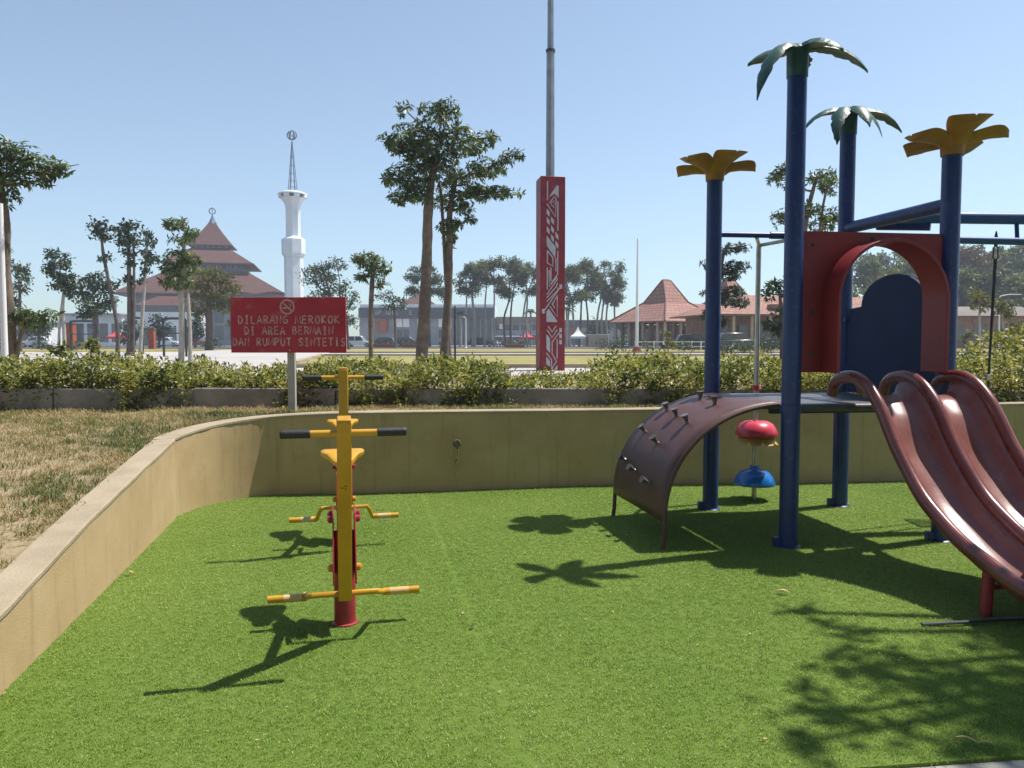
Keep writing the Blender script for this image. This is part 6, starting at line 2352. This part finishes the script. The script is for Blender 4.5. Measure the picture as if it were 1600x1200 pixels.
m_ = MB()
frustum(m_, 8.6, 5.2, hzz(494), 3.6, 0.2, hzz(462))
hr = m_.build('roof', 'pendopo_tiles', hall, smooth=0, uv=True)
m_ = MB()
frustum(m_, 8.7, 5.3, hzz(494) - 0.15, 8.7, 5.3, hzz(494) - 0.004)
m_.build('eaves', 'wood_brown', hr, smooth=0)
m_ = MB()
m_.box((-1.2, -4.0, hzz(482)), (1.1, 0.9, 0.4))
m_.build('roof_hatch', 'wood_brown', hr, smooth=0)
m_ = MB()
m_.box((0, 0.5, hzz(496) / 2), (14.6, 7.0, hzz(496)))
hw_ = m_.build('wall', 'wood_brown', hall, smooth=0)
for i in range(7):
    m_ = MB()
    m_.box((-6.2 + 2.06 * i, -3.02, 1.45), (1.1, 0.08, 2.1))
    m_.build('doorway', 'dark_glass', hw_, smooth=0)
for i in range(9):
    m_ = MB()
    m_.box((-7.8 + 1.95 * i, -4.6, (hzz(494) - 0.16) / 2), (0.24, 0.24, hzz(494) - 0.16))
    m_.build('column', 'pale_column', hall, smooth=0)

# house roofs seen through the arch
hv = thing('tiled_house', 'house with red roof seen low between tall palm post and arch leg', 'house', (at(1335, 540, 100).x, 100, GZ), rz=R(20))
m_ = MB()
frustum(m_, 5.5, 4.5, EYE + (535 - 500) * 100 / FPX - GZ, 2.5, 0.2, EYE + (535 - 465) * 100 / FPX - GZ)
m_.build('roof', 'pendopo_tiles', hv, smooth=0, uv=True)
m_ = MB()
m_.box((0, 0, 1.8), (9, 7, 3.6))
m_.build('wall', 'pale_column', hv, smooth=0)
wb = thing('brick_building', 'dark brown building low behind the right blue post', 'building', (at(1525, 540, 92).x, 92, GZ))
m_ = MB()
m_.box((0, 0, 1.9), (11, 6, 3.8))
w0 = m_.build('wall', 'wood_brown', wb, smooth=0)
for i in range(4):
    m_ = MB()
    m_.box((-4 + 2.6 * i, -3.02, 1.8), (1.5, 0.08, 1.9))
    m_.build('window', 'dark_glass', w0, smooth=0)
m_ = MB()
frustum(m_, 6.2, 3.8, 3.8, 5.0, 0.3, 5.0)
m_.build('roof', 'brown_fascia', wb, smooth=0)


# tents, guard wall
def tent(label, px, D, y_eave, y_peak, half, mat):
    root = thing('market_tent', label, 'tent', (at(px, 540, D).x, D, GZ), 'peaked market tents')
    k2 = D / FPX
    ze = EYE + (535 - y_eave) * k2 - GZ
    zp = EYE + (535 - y_peak) * k2 - GZ
    m_ = MB()
    prof = [(1.0, 0), (0.62, 0.18), (0.36, 0.42), (0.16, 0.72), (0.03, 1.0)]
    rows = []
    for r, t in prof:
        rows.append([(sx * half * r, sy * half * r, ze + (zp - ze) * t) for sx, sy in ((-1, -1), (1, -1), (1, 1), (-1, 1))])
    m_.grid(rows, close=True)
    m_.build('canopy', mat, root, smooth=30)
    m_ = MB()
    rows = [[(sx * half, sy * half, z) for sx, sy in ((-1, -1), (1, -1), (1, 1), (-1, 1))] for z in (ze - 0.35, ze - 0.01)]
    m_.grid(rows, close=True)
    m_.build('valance', mat, root, smooth=0, solid=0.02)
    for sx, sy in ((-1, -1), (1, -1), (1, 1), (-1, 1)):
        m_ = MB()
        m_.tube([(sx * half * 0.97, sy * half * 0.97, -0.05), (sx * half * 0.97, sy * half * 0.97, ze)], 0.05, 6)
        m_.build('leg', 'steel', root)


tent('red peaked tent beside the red pillar', 823, 130, 527, 516, 1.25 * 1.0, 'tent_red')
tent('white peaked tent left of the flagpole', 903, 122, 525.5, 510, 1.15, 'tent_white')
tent('small red tent low behind the tall trio of trees', 183, 135, 526, 514, 1.3, 'tent_red')
gh = thing('boundary_wall', 'pale low boundary wall behind the white tent', 'wall', (at(929, 540, 128).x, 128, GZ))
m_ = MB()
m_.box((0, 0, 1.0), (4.0, 0.3, 2.0))
wv = m_.build('wall_body', 'pale_column', gh, smooth=0)
m_ = MB()
m_.box((0, 0, 2.06), (4.2, 0.42, 0.11))
m_.build('wall_cap', 'white_paint', gh, smooth=0)
m_ = MB()
m_.box((-1.4, -0.17, 0.9), (0.7, 0.05, 1.5))
m_.build('gate', 'wood_brown', gh, smooth=0)


# parked cars along the road
def car(label, px, D, mat, rz, L=4.2, H=1.55):
    root = thing('parked_car', label, 'car', (at(px, 540, D).x, D, GZ + 0.035), 'cars parked along the far road', rz)
    W = 1.7
    prof = [(-L / 2, 0.30), (-L / 2 - 0.02, 0.62), (-L / 2 + 0.12, 0.82), (-L * 0.43, 0.92), (L * 0.22, 0.95), (L * 0.46, 0.82), (L / 2, 0.62), (L / 2, 0.30)]
    m_ = MB()
    m_.prism(prof, (0, -W / 2, 0), (1, 0, 0), (0, 0, 1), (0, 1, 0), W)
    m_.build('body', mat, root, smooth=30, bevel=0.05)
    cab = [(-L * 0.44, 0.93), (-L * 0.38, H - 0.12), (-L * 0.30, H), (L * 0.06, H), (L * 0.12, H - 0.08), (L * 0.25, 0.94)]
    m_ = MB()
    m_.prism(cab, (0, -W / 2 + 0.1, 0), (1, 0, 0), (0, 0, 1), (0, 1, 0), W - 0.2)
    cb2 = m_.build('cabin', mat, root, smooth=30, bevel=0.05)
    for s in (-1, 1):
        for (xa, xb) in ((-0.38, -0.14), (-0.12, 0.10)):
            m_ = MB()
            yy = s * (W / 2 - 0.1 + 0.004)
            poly2 = [(L * xa, 1.0), (L * (xa + 0.03), H - 0.13), (L * (xb if xb < 0 else xb - 0.02), H - 0.13), (L * (xb + (0.0 if xb < 0 else 0.08)), 1.0)]
            m_.prism(poly2, (0, yy - 0.01, 0), (1, 0, 0), (0, 0, 1), (0, 1, 0), 0.02)
            m_.build('side_window', 'dark_glass', cb2, smooth=0)
    m_ = MB()
    m_.prism([(L * 0.125, H - 0.12), (L * 0.24, 1.0), (L * 0.25, 1.0), (L * 0.135, H - 0.12)], (0, -W / 2 + 0.2, 0), (1, 0, 0), (0, 0, 1), (0, 1, 0), W - 0.4)
    m_.build('windscreen', 'dark_glass', cb2, smooth=0)
    for sx in (-0.31, 0.31):
        for s in (-1, 1):
            m_ = MB()
            m_.tube([(L * sx, s * (W / 2 - 0.19), 0.32), (L * sx, s * (W / 2 + 0.012), 0.32)], 0.32, 16)
            wv2 = m_.build('wheel', 'tyre', root)
            m_ = MB()
            m_.tube([(L * sx, s * (W / 2), 0.32), (L * sx, s * (W / 2 + 0.02), 0.32)], 0.19, 12)
            m_.build('rim', 'car_silver', wv2)
    for yy in (-0.55, 0.55):
        m_ = MB()
        m_.box((L / 2 - 0.01, yy, 0.68), (0.06, 0.34, 0.13))
        m_.build('headlight', 'white_paint', root, bevel=0.02)


car('white van-like car right of the sign at the far road', 561, 120, 'car_white', R(0), 4.3, 1.75)
car('dark car just right of the slim tree trunk at the far road', 597, 122, 'car_dark', R(180), 4.4)
car('dark blue car left of the twin tree trunks at the far road', 637, 120, 'car_dark', R(0), 4.3)
car('dark car parked under the lamp post by the glass front', 752, 126, 'car_dark', R(0), 4.4)
car('white car seen at the far left beneath the trees', 57, 110, 'car_white', R(180), 4.3)
car('silver car at the far left beside the white one', 20, 116, 'car_silver', R(0), 4.3)
car('white car behind the two stemmed tree left of the sign', 262, 125, 'car_white', R(0), 4.2)
car('red car behind the two stemmed tree left of the sign', 306, 128, 'car_red', R(0), 4.2)
car('dark grey car in front of the hipped hall left of the steel pole', 1150, 68, 'car_dark', R(10), 4.2)
car('dark car in front of the hipped hall right of the steel pole', 1205, 68, 'car_dark', R(170), 4.2)
car('white car low behind the hedge right of the tower', 1532, 95, 'car_white', R(20), 4.2)
car('dark car before the steep roofed pavilion right of the flagpole', 1085, 78, 'car_dark', R(0), 4.2)


# parked motorcycles
def motorbike(label, px, D, rz, mat):
    root = thing('motorcycle', label, 'motorcycle', (at(px, 540, D).x, D, GZ + 0.035), 'motorcycles parked by the far road', rz)
    for x in (-0.62, 0.62):
        m_ = MB()
        m_.tube([(x + 0.25 * math.cos(a), 0, 0.29 + 0.25 * math.sin(a)) for a in np.linspace(0, 6.2832, 17)], 0.05, 6, cap=False)
        m_.build('wheel', 'tyre', root)
    m_ = MB()
    m_.prism([(-0.75, 0.62), (-0.6, 0.80), (-0.05, 0.74), (0.1, 0.55), (0.38, 0.6), (0.45, 1.0), (0.55, 0.98), (0.56, 0.5), (0.2, 0.3), (-0.35, 0.32)], (0, -0.13, 0), (1, 0, 0), (0, 0, 1), (0, 1, 0), 0.26)
    m_.build('body', mat, root, bevel=0.04)
    m_ = MB()
    m_.tube([(0.42, -0.33, 1.05), (0.48, 0, 1.0), (0.42, 0.33, 1.05)], 0.025, 6)
    m_.build('handlebar', 'tyre', root)
    m_ = MB()
    m_.tube([(0.62, 0, 0.29), (0.46, 0, 1.0)], 0.04, 6)
    m_.build('fork', 'steel', root)
    m_ = MB()
    m_.box((-0.35, 0, 0.80), (0.7, 0.24, 0.09))
    m_.build('saddle', 'tyre', root, bevel=0.03)


for i, (px, lab) in enumerate([(690, 'left of the slimmer twin trunk'), (770, 'first right of the glass front'), (779, 'second right of the glass front'), (788, 'third right of the glass front'),
                               (797, 'left of the red tent'), (806, 'nearest to the red tent')]):
    motorbike('motorcycle parked at the far road, ' + lab, px, 112, R(70 + 20 * (i % 3)), ['car_dark', 'car_red', 'car_white'][i % 3])

# planter boxes and gate pillars by the far road
for i, (px, D, w, h, mat, lab, nm) in enumerate([(600, 105, 3.4, 0.5, 'orange_wall', 'low red brick planter box beneath the dark cars', 'planter_box'), (645, 105, 3.0, 0.5, 'orange_wall', 'low red brick planter box left of the twin trunks', 'planter_box'),
                                             (805, 106, 2.6, 0.45, 'orange_wall', 'low red brick planter box left of the red tent', 'planter_box')]):
    root = thing(nm, lab, 'planter', (at(px, 540, D).x, D, GZ), 'brick planter boxes by the far road')
    m_ = MB()
    m_.box((0, 0, h / 2), (w, 1.0, h))
    m_.build('box', mat, root, smooth=0)
    m_ = MB()
    m_.box((0, 0, h + 0.03), (w * 1.02, 1.06, 0.07))
    m_.build('rim', 'coping', root, smooth=0)
    V = scatter_leaves(RNG, np.array([[x, 0, h + 0.2] for x in np.linspace(-w * 0.45, w * 0.45, 12)]), 260, 0.14, 0.2)
    arrays_mesh('plants', V, quads_for(len(V)), 'dark_leaf', root)
for (px, D, y0, y1, w, lab) in [(112, 80, 506, 548, 0.7, 'orange gate pillar behind the forked tree at the far left'), (238, 84, 515, 548, 0.6, 'orange gate pillar right of the tall trio of trees')]:
    root = thing('gate_pillar', lab, 'pillar', (at(px, 540, D).x, D, GZ), 'orange gate pillars on the plaza')
    h = at(px, y0, D).z - GZ
    m_ = MB()
    m_.box((0, 0, h / 2), (w, w, h))
    m_.build('shaft', 'orange_wall', root, smooth=0, bevel=0.02)
    m_ = MB()
    m_.box((0, 0, h + 0.06), (w * 1.2, w * 1.2, 0.12))
    m_.build('cap', 'brown_fascia', root, smooth=0)

# outdoor gym frames on the plaza
for (px0, px1, D, y0, lab) in [(255, 290, 40, 498, 'black pull up frame with rounded corner left of the two stemmed tree'), (110, 150, 46, 502, 'black exercise frame under the dark trees on the far left'),
                               (205, 222, 48, 497, 'narrow black exercise frame between the tall trio trunks')]:
    a = at(px0, y0, D)
    b = at(px1, y0, D)
    root = thing('gym_frame', lab, 'exercise frame', ((a.x + b.x) / 2, D, GZ), 'outdoor gym frames on the plaza')
    h = a.z - GZ
    w = b.x - a.x
    m_ = MB()
    m_.tube(spline([(-w / 2, 0, -0.05), (-w / 2, 0, h * 0.6), (-w / 2, 0, h - 0.14), (-w / 2 + 0.14, 0, h), (w / 2 - 0.14, 0, h), (w / 2, 0, h - 0.14), (w / 2, 0, h * 0.6), (w / 2, 0, -0.05)], 3), 0.065, 8)
    m_.build('frame', 'iron', root)
    m_ = MB()
    m_.tube([(-w / 2, 0, h * 0.62), (w / 2, 0, h * 0.62)], 0.03, 8)
    m_.build('rung', 'iron', root)

# palm and shrubs by the far road
def far_palm(label, px, D, ytop, hpx):
    b = at(px, 540, D)
    t = at(px, ytop, D)
    root = thing('palm_tree', label, 'palm tree', (b.x, D, GZ), 'palms by the far road')
    h = t.z - GZ
    m_ = MB()
    m_.tube([(0, 0, -0.1), (0.05, 0, h * 0.5), (0, 0, h)], [0.22, 0.17, 0.15], 8)
    m_.build('trunk', 'pale_bark', root)
    g = np.random.default_rng(int(px))
    P, Dd, Nn, L = [], [], [], []
    Rr = hpx * D / FPX
    for k in range(15):
        az = 2 * math.pi * k / 15 + g.uniform(-0.2, 0.2)
        el = g.uniform(-0.1, 1.1)
        d = np.array([math.cos(az) * math.cos(el), math.sin(az) * math.cos(el), math.sin(el)])
        for j in range(12):
            tt = (j + 1) / 12
            p = np.array([0, 0, h]) + d * Rr * tt + np.array([0, 0, -0.75 * Rr * tt ** 2])
            for s in (-1, 1):
                sd = np.array([-math.sin(az), math.cos(az), 0]) * s
                P.append(p)
                Dd.append(sd * 0.8 + d * 0.5 + np.array([0, 0, -0.5]))
                Nn.append(np.array([0, 0, 1.0]) + sd * 0.3)
                L.append(0.42 * Rr * (1 - 0.5 * tt))
    L = np.array(L)
    V = leaves(np.array(P), unit(np.array(Dd)), unit(np.array(Nn)), L, L * 0.16)
    arrays_mesh('crown', V, quads_for(len(V)), 'dark_leaf', root)


far_palm('small palm just right of the red pillar', 885, 125, 482, 16)
far_palm('small palm left of the red pillar behind the red tent', 829, 135, 486, 13)
far_palm('small palm by the corner of the dark fascia', 719, 115, 490, 12)


def bush(label, px, D, rx, h, mat, seed):
    c = at(px, 540, D)
    root = thing('shrub', label, 'shrub', (c.x, D, GZ), 'shrubs on the square')
    g = np.random.default_rng(seed)
    nc = 16
    C = rand_dirs(nc) * g.uniform(0.3, 1, nc)[:, None] * np.array([rx, rx * 0.7, h * 0.5]) + np.array([0, 0, h * 0.5])
    C[:, 2] = np.maximum(C[:, 2], 0.05)
    V = scatter_leaves(g, C, int(420), np.array([rx, rx, h * 0.6]) * 0.2, 0.16 * max(rx, 0.6))
    arrays_mesh('foliage', V, quads_for(len(V)), mat, root)
    m_ = MB()
    m_.tube([(0, 0, -0.05), (0.02, 0, h * 0.6)], [0.03, 0.012], 5)
    m_.build('stem', 'dark_bark', root)


for i, (px, D, rx, h, mt, lab) in enumerate([(958, 66, 0.9, 1.3, 'dark_leaf', 'dark shrub on the lawn left of the flagpole'), (940, 70, 0.8, 1.1, 'dark_leaf', 'dark shrub left of the first one by the flagpole'),
                                             (978, 62, 0.8, 1.5, 'dark_leaf', 'dark upright shrub touching the flagpole foot'), (1012, 60, 0.7, 0.9, 'mid_leaf', 'green shrub just right of the flagpole foot'),
                                             (1070, 58, 0.9, 0.9, 'mid_leaf', 'green shrub below the gabled porch'), (1142, 48, 1.1, 0.8, 'dark_leaf', 'dark shrub behind the hedge at the left blue post'),
                                             (1165, 52, 0.8, 1.0, 'mid_leaf', 'green shrub left of the steel pole'), (1200, 50, 0.9, 0.9, 'dark_leaf', 'dark shrub right of the steel pole'),
                                             (395, 60, 0.9, 1.2, 'mid_leaf', 'shrub hidden partly below the red sign'), (120, 66, 0.9, 1.0, 'mid_leaf', 'green shrub at the foot of the forked tree'),
                                             (330, 85, 1.2, 1.4, 'dark_leaf', 'dark shrub at the foot of the yellow green tree'), (70, 70, 1.0, 1.1, 'dark_leaf', 'dark shrub left of the orange pillars')]):
    bush(lab, px, D, rx, h, mt, 400 + i)

# low white railing before the pavilions
rl_ = thing('railing', 'low white railing in front of the pavilions right of the flagpole', 'railing', (at(1110, 540, 74).x, 74, GZ))
for i in range(17):
    m_ = MB()
    m_.box((-7.2 + 0.9 * i, 0, 0.45), (0.12, 0.12, 0.9))
    m_.build('post', 'white_paint', rl_, smooth=0)
for z in (0.35, 0.8):
    m_ = MB()
    m_.box((0, 0, z), (14.6, 0.07, 0.08))
    m_.build('rail', 'white_paint', rl_, smooth=0)

# white shop blocks behind the plaza trees on the left
for (x0, x1, D, y0, lab) in [(-60, 75, 160, 505, 'low white shop block at the far left beneath the trees'), (95, 190, 170, 492, 'white flat roofed shop block behind the dark left trees')]:
    a = at(x0, y0, D)
    b = at(x1, y0, D)
    root = thing('shop_block', lab, 'building', ((a.x + b.x) / 2, D, GZ))
    h = a.z - GZ
    w = b.x - a.x
    m_ = MB()
    m_.box((0, 4, h / 2), (w, 8, h))
    w0 = m_.build('wall', 'white_paint', root, smooth=0)
    m_ = MB()
    m_.box((0, 3.2, h + 0.15), (w + 0.8, 10, 0.3))
    m_.build('roof', 'plaster_grey', root, smooth=0)
    for i in range(5):
        m_ = MB()
        m_.box((-w * 0.4 + w * 0.2 * i, -0.03, h * 0.42), (w * 0.14, 0.08, h * 0.6))
        m_.build('shop_opening', 'dark_glass', w0, smooth=0)

# ================================================================== the air over the square
mb = MB()
mb.box((0, 140, 27), (700, 420, 56))
hz_m = bpy.data.materials.new('haze_air')
hz_m.use_nodes = True
nt = hz_m.node_tree
nt.nodes.remove(nt.nodes['Principled BSDF'])
pv = nt.nodes.new('ShaderNodeVolumePrincipled')
pv.inputs['Color'].default_value = (0.86, 0.91, 1.0, 1)
pv.inputs['Density'].default_value = 0.0008
pv.inputs['Anisotropy'].default_value = 0.2
nt.links.new(pv.outputs[0], nt.nodes['Material Output'].inputs['Volume'])
haze = mb.build('haze', hz_m, smooth=0)
tag(haze, kind='stuff')
